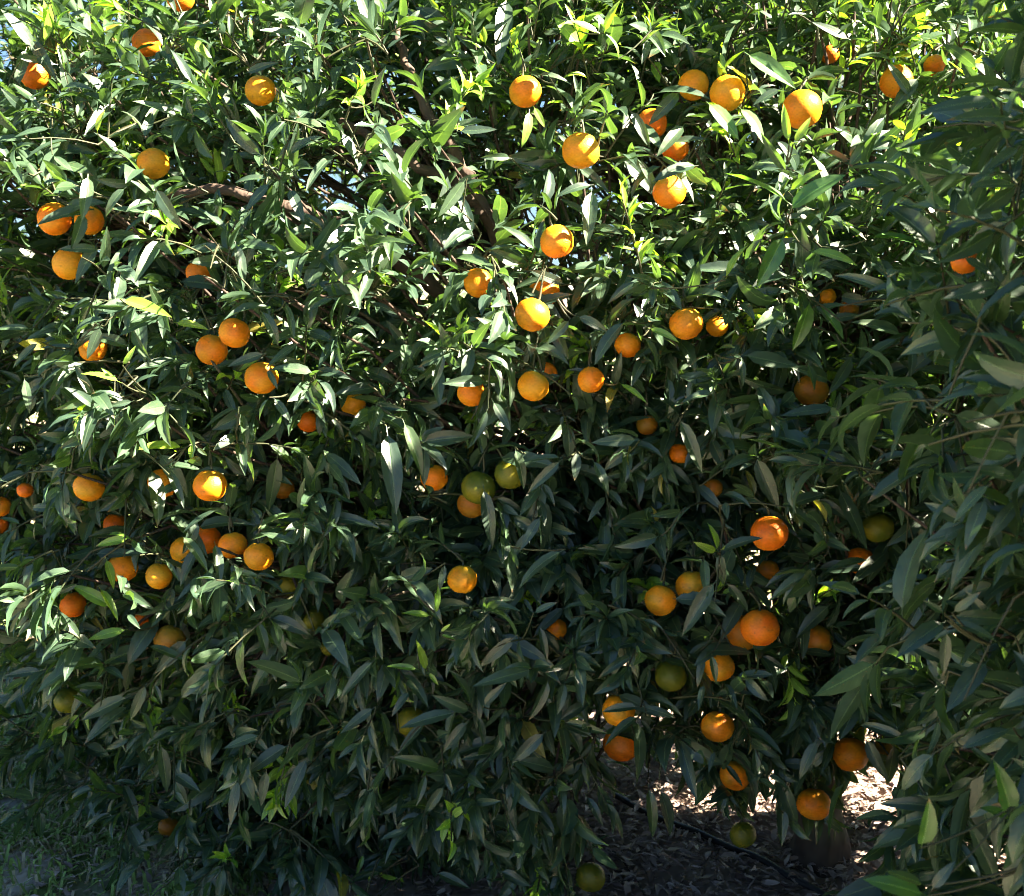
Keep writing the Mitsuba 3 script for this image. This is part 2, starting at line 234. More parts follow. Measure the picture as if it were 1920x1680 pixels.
    (-0.135, 2.412, 1.405, -0.161, 2.413, 1.33, 0.23, 0, 0),
    (-0.22, 2.408, 1.271, -0.183, 2.407, 1.157, 0.28, 0, 0),
    (-0.257, 2.456, 1.249, -0.236, 2.408, 1.078, 0.262, 0, 0),
    (-0.049, 2.437, 1.344, -0.139, 2.406, 1.341, 0.297, 0, 0),
    (-0.048, 2.401, 1.293, -0.077, 2.384, 1.226, 0.248, 0, 0),
    (-0.04, 2.416, 1.308, -0.003, 2.392, 1.246, 0.25, 0, 0),
    (0.229, 2.421, 1.468, 0.166, 2.397, 1.379, 0.288, 0, 0),
    (0.261, 2.415, 1.436, 0.289, 2.422, 1.369, 0.286, 0, 0),
    (0.271, 2.417, 1.452, 0.332, 2.404, 1.423, 0.24, 1, 0),
    (0.128, 2.418, 1.476, 0.191, 2.414, 1.442, 0.288, 0, 0),
    (0.117, 2.418, 1.471, 0.069, 2.406, 1.421, 0.294, 0, 0),
    (0.216, 2.435, 1.341, 0.27, 2.413, 1.301, 0.236, 1, 0),
    (0.257, 2.403, 1.229, 0.16, 2.393, 1.224, 0.264, 0, 0),
    (0.101, 2.384, 1.193, 0.032, 2.387, 1.123, 0.236, 0, 0),
    (0.102, 2.405, 1.193, 0.022, 2.415, 1.18, 0.263, 0, 0),
    (0.16, 2.384, 1.193, 0.191, 2.367, 1.121, 0.277, 0, 0),
    (0.298, 2.36, 1.041, 0.202, 2.352, 1.021, 0.302, 0, 0),
    (0.107, 2.377, 1.01, 0.016, 2.384, 0.925, 0.244, 0, 0),
    (0.06, 2.411, 1.074, 0.018, 2.388, 1.007, 0.247, 0, 0),
    (-0.137, 2.421, 0.972, -0.151, 2.409, 0.913, 0.24, 0, 0),
    (-0.157, 2.379, 0.877, -0.151, 2.382, 0.937, 0.232, 1, 0),
    (0.593, 2.413, 1.51, 0.564, 2.427, 1.409, 0.36, 3, 0),
    (0.62, 2.455, 1.499, 0.665, 2.434, 1.43, 0.36, 3, 0),
    (0.804, 2.483, 1.435, 0.693, 2.482, 1.46, 0.272, 0, 0),
    (0.789, 2.452, 1.432, 0.706, 2.467, 1.365, 0.272, 0, 0),
    (0.685, 2.421, 1.399, 0.63, 2.393, 1.323, 0.278, 0, 0),
    (0.463, 2.437, 1.398, 0.583, 2.432, 1.371, 0.289, 0, 0),
    (0.457, 2.405, 1.394, 0.459, 2.395, 1.337, 0.251, 0, 0),
    (0.816, 2.465, 1.412, 0.809, 2.451, 1.348, 0.297, 0, 0),
    (0.402, 2.383, 1.327, 0.331, 2.365, 1.303, 0.287, 0, 0),
    (0.592, 2.42, 1.383, 0.604, 2.409, 1.323, 0.308, 0, 0),
    (0.415, 2.427, 1.301, 0.446, 2.408, 1.231, 0.242, 0, 0),
    (0.331, 2.385, 1.279, 0.378, 2.378, 1.167, 0.258, 0, 0),
    (0.487, 2.397, 1.202, 0.539, 2.396, 1.088, 0.295, 0, 0),
    (0.65, 2.397, 1.294, 0.538, 2.394, 1.278, 0.235, 0, 0),
    (0.661, 2.416, 1.134, 0.712, 2.371, 1.011, 0.239, 0, 0),
    (0.867, 2.471, 1.062, 0.776, 2.453, 0.998, 0.269, 0, 0),
    (0.742, 2.429, 0.976, 0.637, 2.404, 0.95, 0.234, 0, 0),
    (0.639, 1.583, 1.281, 0.594, 1.588, 1.226, 0.257, 0, 1),
    (0.65, 1.627, 1.255, 0.619, 1.61, 1.184, 0.289, 0, 1),
    (0.71, 1.664, 1.244, 0.663, 1.652, 1.182, 0.271, 0, 1),
    (0.909, 2.474, 1.357, 0.825, 2.469, 1.363, 0.277, 0, 0),
    (0.597, 1.636, 1.368, 0.686, 1.645, 1.337, 0.306, 0, 1),
    (0.67, 1.573, 1.286, 0.587, 1.561, 1.302, 0.233, 0, 1),
    (0.412, 2.37, 1.006, 0.39, 2.374, 1.065, 0.284, 1, 0),
    (0.416, 2.389, 1.002, 0.364, 2.373, 1.027, 0.295, 1, 0),
    (0.422, 2.393, 1.006, 0.458, 2.385, 1.025, 0.293, 1, 0),
    (0.418, 2.371, 1.006, 0.498, 2.348, 1.038, 0.293, 0, 0),
    (0.859, 2.44, 1.251, 0.849, 2.432, 1.279, 0.27, 1, 0),
    (0.881, 2.491, 1.256, 0.922, 2.487, 1.306, 0.233, 1, 0),
    (0.86, 2.454, 1.216, 0.897, 2.454, 1.236, 0.258, 1, 0),
    (0.779, 2.427, 1.236, 0.743, 2.416, 1.249, 0.251, 1, 0),
    (0.809, 2.486, 1.223, 0.849, 2.471, 1.214, 0.274, 1, 0),
    (-0.851, 2.707, 0.617, -0.893, 2.707, 0.527, 0.252, 0, 0),
    (-0.919, 2.8, 0.532, -1.021, 2.759, 0.447, 0.27, 0, 0),
    (-0.898, 2.733, 0.576, -1.018, 2.744, 0.513, 0.299, 0, 0),
    (-0.875, 2.721, 0.548, -0.845, 2.708, 0.474, 0.294, 0, 0),
    (-0.825, 2.675, 0.628, -0.806, 2.667, 0.58, 0.272, 0, 0),
    (-0.96, 2.75, 0.593, -1.028, 2.728, 0.597, 0.288, 0, 0),
    (-1.058, 2.773, 0.568, -0.982, 2.769, 0.523, 0.239, 0, 0),
    (-1.17, 3.061, 0.341, -1.187, 3.063, 0.251, 0.305, 0, 0),
    (-1.016, 2.988, 0.254, -0.974, 2.972, 0.152, 0.262, 0, 0),
    (-0.84, 2.752, 0.457, -0.831, 2.757, 0.327, 0.239, 0, 0),
    (-0.462, 2.613, 0.48, -0.51, 2.573, 0.371, 0.249, 0, 0),
    (-0.499, 2.599, 0.511, -0.6, 2.613, 0.436, 0.308, 0, 0),
    (-0.559, 2.62, 0.445, -0.571, 2.608, 0.361, 0.3, 0, 0),
    (-0.548, 2.508, 0.828, -0.525, 2.494, 0.75, 0.293, 0, 0),
    (-0.95, 2.7, 0.849, -0.902, 2.676, 0.774, 0.271, 1, 0),
    (-0.877, 2.671, 0.756, -0.961, 2.648, 0.738, 0.272, 1, 0),
    (-0.164, 2.399, 0.865, -0.226, 2.402, 0.87, 0.259, 1, 0),
    (-0.147, 2.393, 0.833, -0.125, 2.392, 0.851, 0.251, 1, 0),
    (-0.147, 2.385, 0.83, -0.115, 2.39, 0.817, 0.245, 1, 0),
    (-0.154, 2.384, 0.875, -0.157, 2.38, 0.921, 0.23, 1, 0),
    (-0.18, 2.455, 0.728, -0.2, 2.434, 0.804, 0.233, 1, 0),
    (-0.177, 2.464, 0.724, -0.156, 2.461, 0.696, 0.304, 1, 0),
    (-0.197, 2.461, 0.731, -0.265, 2.462, 0.737, 0.232, 1, 0),
    (-0.087, 2.455, 0.657, -0.136, 2.427, 0.743, 0.231, 0, 0),
    (-0.086, 2.476, 0.632, -0.17, 2.458, 0.676, 0.29, 0, 0),
    (-0.076, 2.463, 0.631, -0.063, 2.465, 0.559, 0.281, 0, 0),
    (-0.093, 2.508, 0.602, -0.148, 2.498, 0.533, 0.298, 0, 0),
    (-0.062, 2.456, 0.651, -0.011, 2.452, 0.705, 0.271, 0, 0),
    (-0.113, 2.463, 0.637, -0.235, 2.46, 0.602, 0.246, 0, 0),
    (0.078, 2.426, 0.726, 0.034, 2.424, 0.634, 0.255, 0, 0),
    (0.111, 2.422, 0.719, 0.094, 2.402, 0.654, 0.294, 0, 0),
    (0.075, 2.491, 0.584, 0, 2.497, 0.509, 0.287, 0, 0),
    (0.099, 2.515, 0.484, 0.006, 2.486, 0.52, 0.3, 0, 0),
    (0.116, 2.629, 0.461, 0.073, 2.608, 0.406, 0.29, 0, 0),
    (0.266, 2.409, 0.668, 0.189, 2.419, 0.653, 0.287, 0, 0),
    (0.273, 2.442, 0.656, 0.346, 2.44, 0.631, 0.248, 0, 0),
    (0.273, 2.472, 0.627, 0.198, 2.443, 0.568, 0.252, 0, 0),
    (0.269, 2.48, 0.618, 0.264, 2.445, 0.489, 0.263, 0, 0),
    (-0.151, 2.507, 0.487, -0.266, 2.468, 0.534, 0.257, 0, 0),
    (-0.148, 2.549, 0.469, -0.098, 2.55, 0.448, 0.264, 0, 0),
    (-0.189, 2.541, 0.467, -0.211, 2.52, 0.401, 0.263, 0, 0),
    (-0.149, 2.571, 0.429, -0.198, 2.576, 0.351, 0.267, 0, 0),
    (-0.286, 2.506, 0.627, -0.273, 2.51, 0.541, 0.298, 0, 0),
    (-0.292, 2.485, 0.641, -0.366, 2.474, 0.585, 0.243, 0, 0),
    (-0.216, 2.477, 0.679, -0.255, 2.455, 0.628, 0.268, 0, 0),
    (-0.286, 2.449, 0.759, -0.359, 2.438, 0.675, 0.245, 0, 0),
    (-0.19, 2.792, 0.105, -0.105, 2.78, 0.069, 0.264, 0, 0),
    (-0.382, 2.957, -0.003, -0.283, 2.929, -0.025, 0.27, 1, 0),
    (-0.363, 2.785, 0.157, -0.38, 2.769, 0.11, 0.263, 1, 0),
    (-0.212, 2.913, 0.028, -0.212, 2.903, -0.025, 0.287, 0, 0),
    (0.164, 2.561, 0.408, 0.202, 2.542, 0.341, 0.253, 0, 0),
    (0.308, 2.602, 0.415, 0.318, 2.595, 0.291, 0.236, 0, 0),
    (0.328, 2.565, 0.425, 0.354, 2.567, 0.31, 0.285, 0, 0),
    (0.011, 2.393, 0.828, -0.066, 2.402, 0.757, 0.241, 0, 0),
    (0.043, 2.363, 0.881, 0.091, 2.355, 0.905, 0.283, 0, 0),
    (0.055, 2.428, 0.84, 0.072, 2.42, 0.762, 0.241, 0, 0),
    (0.617, 1.659, 1.07, 0.537, 1.629, 1.024, 0.295, 0, 1),
    (0.604, 1.616, 1.081, 0.663, 1.595, 1.057, 0.242, 0, 1),
    (0.624, 1.672, 1.073, 0.714, 1.68, 1.066, 0.245, 0, 1),
    (0.631, 1.697, 1.046, 0.631, 1.702, 0.976, 0.256, 0, 1),
    (0.58, 1.572, 1.105, 0.547, 1.563, 1.126, 0.265, 0, 1),
    (0.599, 1.595, 1.099, 0.632, 1.583, 1.132, 0.252, 0, 1),
    (0.696, 1.699, 1.001, 0.626, 1.667, 0.932, 0.304, 0, 1),
    (0.704, 1.622, 0.925, 0.633, 1.624, 0.893, 0.271, 0, 1),
    (0.672, 1.699, 0.867, 0.711, 1.686, 0.839, 0.25, 0, 1),
    (0.661, 1.515, 0.845, 0.63, 1.508, 0.925, 0.36, 3, 1),
    (0.535, 1.492, 0.811, 0.535, 1.473, 0.889, 0.36, 3, 1),
    (0.665, 1.552, 0.727, 0.623, 1.56, 0.816, 0.263, 0, 1),
    (0.687, 1.574, 0.813, 0.644, 1.58, 0.826, 0.36, 3, 1),
    (0.538, 1.455, 0.772, 0.568, 1.458, 0.81, 0.305, 0, 1),
    (0.56, 1.525, 0.726, 0.477, 1.536, 0.743, 0.36, 3, 1),
    (0.555, 1.522, 0.743, 0.495, 1.505, 0.771, 0.26, 0, 1),
    (0.403, 2.449, 0.77, 0.388, 2.428, 0.702, 0.241, 0, 0),
    (0.408, 2.389, 0.789, 0.418, 2.383, 0.729, 0.278, 0, 0),
    (0.434, 2.39, 0.94, 0.482, 2.397, 0.874, 0.284, 0, 0),
    (0.419, 2.4, 0.944, 0.35, 2.394, 0.827, 0.27, 0, 0),
    (0.772, 2.53, 0.557, 0.821, 2.498, 0.467, 0.282, 0, 0),
    (0.662, 2.5, 0.563, 0.624, 2.487, 0.477, 0.282, 0, 0),
    (0.476, 2.581, 0.474, 0.516, 2.567, 0.424, 0.241, 0, 0),
    (-1.228, 3.189, 2.159, -1.154, 3.154, 2.045, 0.254, 0, 0),
    (-1.161, 3.19, 2.091, -1.239, 3.125, 2.099, 0.263, 0, 0),
    (-1.23, 3.169, 2.131, -1.254, 3.142, 2.022, 0.27, 0, 0),
    (-0.964, 3.251, 2.225, -0.897, 3.21, 2.139, 0.293, 0, 0),
    (-0.915, 3.172, 2.276, -0.774, 3.164, 2.288, 0.268, 0, 0),
    (-0.882, 3.154, 2.283, -0.849, 3.168, 2.21, 0.269, 0, 0),
    (-0.811, 3.16, 2.274, -0.89, 3.142, 2.236, 0.274, 0, 0),
    (-0.988, 2.903, 1.711, -1.1, 2.841, 1.671, 0.296, 0, 0),
    (-1.003, 2.876, 1.707, -1.028, 2.845, 1.615, 0.326, 0, 0),
    (-1.064, 2.908, 1.7, -0.936, 2.846, 1.721, 0.298, 0, 0),
    (-0.967, 2.879, 1.617, -1.056, 2.841, 1.616, 0.253, 0, 0),
    (-0.98, 2.895, 1.635, -1.032, 2.878, 1.539, 0.313, 0, 0),
    (-0.757, 2.763, 1.542, -0.64, 2.745, 1.523, 0.322, 0, 0),
    (-0.698, 2.749, 1.607, -0.648, 2.724, 1.507, 0.261, 0, 0),
    (-0.635, 2.756, 1.588, -0.719, 2.71, 1.586, 0.304, 0, 0),
    (-0.575, 2.609, 1.432, -0.651, 2.594, 1.344, 0.266, 0, 0),
    (-0.652, 2.613, 1.443, -0.571, 2.581, 1.375, 0.306, 0, 0),
    (-0.886, 2.812, 1.39, -0.979, 2.807, 1.416, 0.327, 0, 0),
    (-0.956, 2.833, 1.446, -1.014, 2.805, 1.387, 0.304, 0, 0),
    (-0.289, 2.677, 1.311, -0.395, 2.614, 1.294, 0.259, 0, 0),
    (0.32, 2.81, 1.963, 0.444, 2.782, 1.943, 0.266, 0, 0),
    (0.381, 2.868, 2.06, 0.475, 2.813, 1.972, 0.273, 0, 0),
    (0.922, 2.817, 2.003, 0.857, 2.819, 1.916, 0.31, 0, 0),
    (0.753, 3.008, 2.145, 0.728, 2.954, 2.048, 0.293, 0, 0),
    (0.261, 2.768, 1.925, 0.309, 2.78, 1.841, 0.275, 0, 0),
    (0.381, 2.8, 1.969, 0.309, 2.806, 1.893, 0.311, 0, 0),
    (0.284, 2.811, 1.906, 0.336, 2.765, 1.834, 0.321, 0, 0),
    (0.386, 2.765, 1.892, 0.32, 2.732, 1.816, 0.289, 0, 0),
    (0.358, 2.787, 1.852, 0.441, 2.773, 1.856, 0.283, 0, 0),
    (0.33, 2.611, 1.785, 0.381, 2.582, 1.707, 0.254, 0, 0),
    (0.39, 2.574, 1.784, 0.29, 2.538, 1.745, 0.283, 0, 0),
    (-0.125, 2.545, 1.592, -0.023, 2.509, 1.553, 0.281, 0, 0),
    (-0.002, 2.603, 1.523, 0.078, 2.587, 1.55, 0.294, 0, 0),
    (0.011, 2.611, 1.533, 0.103, 2.573, 1.467, 0.326, 0, 0),
    (0.115, 2.588, 1.537, 0.036, 2.582, 1.567, 0.26, 0, 0),
    (0.014, 2.606, 1.477, 0.127, 2.567, 1.515, 0.272, 0, 0),
    (0.459, 2.614, 1.489, 0.391, 2.611, 1.435, 0.293, 0, 0),
    (-0.014, 2.504, 1.34, -0.12, 2.461, 1.337, 0.272, 0, 0),
    (0.112, 2.59, 1.347, 0.031, 2.581, 1.293, 0.312, 0, 0),
    (-0.002, 2.58, 1.343, 0.087, 2.521, 1.345, 0.252, 0, 0),
    (0.067, 2.545, 1.405, 0.029, 2.564, 1.295, 0.277, 0, 0),
    (0.651, 2.463, 1.341, 0.557, 2.426, 1.373, 0.298, 0, 0),
    (0.676, 2.622, 1.459, 0.754, 2.606, 1.471, 0.255, 0, 0),
    (0.69, 1.733, 1.62, 0.594, 1.708, 1.572, 0.262, 0, 1),
    (-0.719, 2.666, 1.103, -0.795, 2.623, 1.064, 0.25, 0, 0),
    (-0.784, 2.642, 1.173, -0.727, 2.657, 1.065, 0.305, 0, 0),
    (-0.585, 2.699, 1.127, -0.496, 2.678, 1.09, 0.28, 0, 0),
    (-0.525, 2.675, 1.163, -0.553, 2.687, 1.028, 0.255, 0, 0),
    (-0.562, 2.742, 1.105, -0.476, 2.716, 1.081, 0.278, 0, 0),
    (-0.893, 2.808, 1.003, -0.916, 2.738, 0.941, 0.256, 0, 0),
    (-0.909, 2.817, 0.956, -0.987, 2.757, 0.953, 0.322, 0, 0),
    (-0.716, 2.675, 0.989, -0.571, 2.65, 0.999, 0.254, 0, 0),
    (-0.609, 2.647, 1.027, -0.689, 2.661, 0.911, 0.277, 0, 0),
    (-0.697, 2.634, 1.019, -0.731, 2.617, 0.945, 0.311, 0, 0),
    (-0.786, 2.699, 1.022, -0.686, 2.654, 0.925, 0.254, 0, 0),
    (-0.763, 2.679, 0.912, -0.673, 2.665, 0.91, 0.275, 0, 0),
    (-0.697, 2.648, 0.963, -0.738, 2.621, 0.87, 0.291, 0, 0),
    (-0.966, 2.713, 0.922, -0.853, 2.705, 0.925, 0.253, 0, 0),
    (-0.825, 2.684, 0.916, -0.713, 2.667, 0.876, 0.253, 0, 0),
    (-0.838, 2.669, 0.72, -0.746, 2.677, 0.677, 0.254, 0, 0),
    (-0.748, 2.703, 0.727, -0.822, 2.682, 0.65, 0.313, 0, 0),
    (-1.032, 2.907, 0.559, -1.101, 2.893, 0.461, 0.276, 0, 0),
    (-1.126, 2.926, 0.551, -1.042, 2.866, 0.508, 0.269, 0, 0),
    (-1.16, 2.974, 0.443, -1.041, 2.906, 0.48, 0.265, 0, 0),
    (-0.188, 2.558, 1.193, -0.188, 2.538, 1.11, 0.302, 0, 0),
    (-0.058, 2.556, 1.09, -0.143, 2.561, 1.085, 0.295, 0, 0),
    (-0.116, 2.596, 1.085, -0.026, 2.544, 1.08, 0.283, 0, 0),
    (-0.062, 2.546, 1.113, -0.043, 2.538, 0.978, 0.251, 0, 0),
    (-0.09, 2.621, 1.076, -0.169, 2.589, 1.04, 0.301, 0, 0),
    (-0.035, 2.566, 1.168, 0.097, 2.51, 1.154, 0.285, 0, 0),
    (-0.014, 2.576, 1.095, 0.078, 2.539, 1.134, 0.309, 0, 0),
    (0.005, 2.509, 1.201, 0.024, 2.519, 1.109, 0.271, 0, 0),
    (0.811, 2.546, 0.968, 0.717, 2.482, 0.91, 0.254, 0, 0),
    (0.656, 2.558, 0.924, 0.762, 2.525, 0.933, 0.31, 0, 0),
    (0.359, 2.466, 0.896, 0.441, 2.399, 0.861, 0.297, 0, 0),
    (0.329, 2.444, 0.889, 0.443, 2.439, 0.879, 0.261, 0, 0),
    (0.397, 2.441, 0.982, 0.398, 2.394, 0.908, 0.272, 0, 0),
    (0.582, 2.496, 0.845, 0.463, 2.451, 0.833, 0.264, 0, 0),
    (0.524, 2.484, 0.826, 0.433, 2.486, 0.851, 0.29, 0, 0),
    (0.546, 2.448, 0.849, 0.481, 2.427, 0.787, 0.315, 0, 0),
    (0.476, 2.476, 0.814, 0.558, 2.442, 0.834, 0.28, 0, 0),
    (0.523, 2.456, 0.833, 0.483, 2.454, 0.75, 0.305, 0, 0),
    (0.495, 2.498, 0.879, 0.439, 2.455, 0.795, 0.313, 0, 0),
    (0.693, 2.543, 0.853, 0.616, 2.528, 0.779, 0.329, 0, 0),
    (0.637, 2.579, 0.838, 0.626, 2.517, 0.734, 0.261, 0, 0),
    (0.708, 2.554, 0.731, 0.618, 2.56, 0.736, 0.265, 0, 0),
    (0.456, 2.476, 0.785, 0.38, 2.435, 0.745, 0.32, 0, 0),
    (0.393, 2.433, 0.78, 0.502, 2.444, 0.771, 0.328, 0, 0),
    (0.313, 2.472, 0.749, 0.419, 2.486, 0.709, 0.282, 0, 0),
    (0.368, 2.546, 0.706, 0.375, 2.499, 0.634, 0.294, 0, 0),
    (0.223, 2.518, 0.658, 0.32, 2.485, 0.614, 0.258, 0, 0),
    (0.293, 2.532, 0.616, 0.214, 2.49, 0.588, 0.274, 0, 0),
    (0.301, 2.645, 0.54, 0.206, 2.628, 0.523, 0.302, 0, 0),
    (0.259, 2.677, 0.545, 0.306, 2.644, 0.452, 0.264, 0, 0),
    (0.231, 2.709, 0.492, 0.316, 2.69, 0.473, 0.298, 0, 0),
    (-0.19, 2.565, 0.579, -0.251, 2.54, 0.511, 0.259, 0, 0),
    (0.119, 2.577, 0.838, 0.048, 2.554, 0.773, 0.252, 0, 0),
    (0.395, 2.568, 1.114, 0.451, 2.522, 1.059, 0.25, 0, 0),
    (-1.014, 3.145, -0.063, -0.925, 3.153, -0.053, 0.266, 0, 0),
    (-1.028, 3.148, -0.086, -0.956, 3.162, -0.151, 0.281, 0, 0),
    (-0.988, 3.134, -0.044, -0.924, 3.138, -0.101, 0.286, 0, 0),
    (-1.304, 3.007, 1.046, -1.33, 3.002, 0.939, 0.264, 0, 0),
    (0.928, 2.79, 0.392, 0.786, 2.759, 0.402, 0.256, 0, 0),
    (0.914, 2.757, 0.455, 0.904, 2.769, 0.341, 0.323, 0, 0),
    (0.878, 2.804, 0.452, 0.857, 2.79, 0.364, 0.275, 0, 0),
])


# ------------------------------------------------------------------ materials


def leaf_parts(uv):
    kind = dr.floor(uv.x)
    across = dr.abs((uv.x - kind - 0.5) / 0.45)
    ident = dr.floor(uv.y)
    along = (uv.y - ident) / 0.95
    return kind, across, ident, along


def leaf_colour(p, n, uv):
    kind, a, ident, t = leaf_parts(uv)
    r, r2 = cell_rand(ident, 7), cell_rand(ident, 11)
    c = mix((0.023, 0.053, 0.036), (0.042, 0.084, 0.044), r)
    c = mix(c, (0.050, 0.100, 0.036), smoothstep(0.82, 1.0, r2) * 0.7)
    young = mix((0.13, 0.27, 0.035), (0.22, 0.34, 0.040), r)
    old = mix((0.15, 0.15, 0.030), (0.24, 0.20, 0.040), r)
    c = dr.select(kind > 2.5, mix((0.05, 0.135, 0.035), (0.075, 0.17, 0.04), r), c)
    c = dr.select((kind > 1.5) & (kind < 2.5), old, dr.select((kind > 0.5) & (kind < 1.5), young, c))
    blotch = noise(p.x * 70, p.y * 70, p.z * 70)
    c = c * (0.82 + 0.36 * blotch)
    rib = smoothstep(0.11, 0.03, a) * smoothstep(1.0, 0.75, t)
    vein = smoothstep(0.80, 1.0, dr.sin((t * 11.0 - a * 2.2) * 6.2832)) * smoothstep(1.0, 0.5, a)
    c = mix(c, c * 1.5 + mi.Color3f(0.035, 0.05, 0.015), dr.clip(rib * 0.75 + vein * 0.10, 0, 1))
    c = mix(c, (0.16, 0.10, 0.04), smoothstep(0.86, 0.97, t + 0.1 * (blotch - 0.5)) * smoothstep(0.80, 0.84, cell_rand(ident, 23)) * 0.8)
    spot = smoothstep(0.86, 0.93, noise(p.x * 230 + ident, p.y * 230, p.z * 230)) * smoothstep(0.55, 0.9, r2)
    return mix(c, (0.12, 0.09, 0.03), spot * 0.6)


def leaf_under(p, n, uv):
    c = leaf_colour(p, n, uv)
    return c * 0.95 + mi.Color3f(0.018, 0.032, 0.018)


def leaf_through(p, n, uv):
    c = leaf_colour(p, n, uv)
    return mi.Color3f(dr.minimum(c.x * 2.0 + 0.012, 0.9), dr.minimum(c.y * 2.2 + 0.012, 0.9), c.z * 0.5)


def leaf_bump(p, n, uv):
    kind, a, ident, t = leaf_parts(uv)
    return noise(p.x * 120, p.y * 120, p.z * 120) * 0.7 - smoothstep(0.14, 0.0, a) * 0.8


scene['leaf_skin'] = {'type': 'blendbsdf', 'weight': 0.36,
                      'a': {'type': 'twosided',
                            'top': {'type': 'bumpmap', 'scale': 0.0006, 'arbitrary': proc(leaf_bump, 6e-4),
                                    'inner': {'type': 'principled', 'base_color': proc(leaf_colour), 'roughness': 0.43, 'specular': 1.0, 'clearcoat': 0.6, 'clearcoat_gloss': 0.55}},
                            'under': {'type': 'principled', 'base_color': proc(leaf_under), 'roughness': 0.6, 'specular': 0.25}},
                      'b': {'type': 'principledthin', 'base_color': proc(leaf_through), 'roughness': 0.5, 'diff_trans': 1.9, 'spec_trans': 0.0, 'eta': 1.4}}
scene['far_leaf_skin'] = {'type': 'blendbsdf', 'weight': 0.36,
                          'a': {'type': 'twosided', 'top': {'type': 'principled', 'base_color': proc(leaf_colour), 'roughness': 0.4, 'specular': 0.7}},
                          'b': {'type': 'principledthin', 'base_color': proc(leaf_through), 'roughness': 0.5, 'diff_trans': 1.9, 'spec_trans': 0.0, 'eta': 1.4}}


def bark_colour(p, n, uv):
    k = meshless_fbm(p, 38.0)
    g = noise(p.x * 9, p.y * 9, p.z * 9)
    c = mix((0.032, 0.021, 0.017), (0.10, 0.075, 0.058), k)
    return mix(c, (0.11, 0.12, 0.075), smoothstep(0.6, 0.85, g) * 0.6)


def meshless_fbm(p, s):
    return 0.6 * noise(p.x * s, p.y * s, p.z * s * 0.5) + 0.4 * noise(p.x * s * 2.7, p.y * s * 2.7, p.z * s * 1.3)


scene['bark'] = {'type': 'twosided', 'b': {'type': 'bumpmap', 'scale': 0.006, 'arbitrary': proc(lambda p, n, uv: meshless_fbm(p, 60.0), 1e-3),
                                           'inner': {'type': 'principled', 'base_color': proc(bark_colour), 'roughness': 0.85, 'specular': 0.25}}}
scene['twig_bark'] = {'type': 'twosided', 'b': {'type': 'principled', 'base_color': proc(lambda p, n, uv: mix((0.028, 0.046, 0.016), (0.055, 0.052, 0.026), noise(p.x * 14, p.y * 14, p.z * 14))), 'roughness': 0.6}}


def peel_bump(p, n, uv):
    return noise(p.x * 420, p.y * 420, p.z * 420) + 0.5 * noise(p.x * 820, p.y * 820, p.z * 820)


def peel_colour_of(a, b, g):
    def fn(p, n, uv):
        k = noise(p.x * 34, p.y * 34, p.z * 34)
        fine = noise(p.x * 300, p.y * 300, p.z * 300)
        c = mix(a, b, smoothstep(0.25, 0.8, k))
        c = mix(c, g, dr.clip(smoothstep(0.55, 1.0, uv.y + 0.35 * (k - 0.5)) * 0.55, 0, 1))
        scar = smoothstep(0.62, 0.80, noise(p.x * 55 + 9, p.y * 55, p.z * 55))
        c = mix(c, c * 0.72 + mi.Color3f(0.02, 0.03, 0.012), scar * 0.45)
        pit = smoothstep(0.80, 0.95, noise(p.x * 150, p.y * 150, p.z * 150))
        return mix(c * (0.9 + 0.2 * fine), (0.16, 0.09, 0.03), pit * 0.28)
    return fn


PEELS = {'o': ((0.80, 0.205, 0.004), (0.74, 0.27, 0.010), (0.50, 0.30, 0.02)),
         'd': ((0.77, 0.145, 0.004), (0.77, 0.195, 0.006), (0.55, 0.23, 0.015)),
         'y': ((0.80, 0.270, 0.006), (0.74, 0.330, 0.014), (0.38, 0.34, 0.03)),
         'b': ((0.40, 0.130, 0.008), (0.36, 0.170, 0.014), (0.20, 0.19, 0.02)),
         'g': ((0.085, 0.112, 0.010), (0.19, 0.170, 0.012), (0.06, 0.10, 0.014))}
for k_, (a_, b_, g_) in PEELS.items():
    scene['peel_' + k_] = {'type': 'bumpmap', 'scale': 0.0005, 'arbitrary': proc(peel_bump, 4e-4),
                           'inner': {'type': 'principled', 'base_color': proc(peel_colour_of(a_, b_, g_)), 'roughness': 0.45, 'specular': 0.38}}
scene['calyx_green'] = {'type': 'twosided', 'b': {'type': 'principled', 'base_color': {'type': 'rgb', 'value': [0.13, 0.17, 0.05]}, 'roughness': 0.7}}


def ground_colour(p, n, uv):
    big = noise(p.x * 1.3, p.y * 1.3)
    mid = noise(p.x * 7, p.y * 7)
    fine = noise(p.x * 60, p.y * 60)
    soil = mix((0.15, 0.115, 0.09), (0.30, 0.245, 0.20), 0.5 * mid + 0.5 * fine)
    green = mix((0.05, 0.085, 0.025), (0.10, 0.14, 0.04), fine)
    dry = mix((0.36, 0.31, 0.25), (0.52, 0.46, 0.38), fine)
    c = mix(soil, dry, smoothstep(0.35, 0.75, big))
    edge = smoothstep(-0.75, -1.15, p.x + 0.3 * (mid - 0.5))
    return mix(c, green, edge * smoothstep(0.25, 0.6, mid))


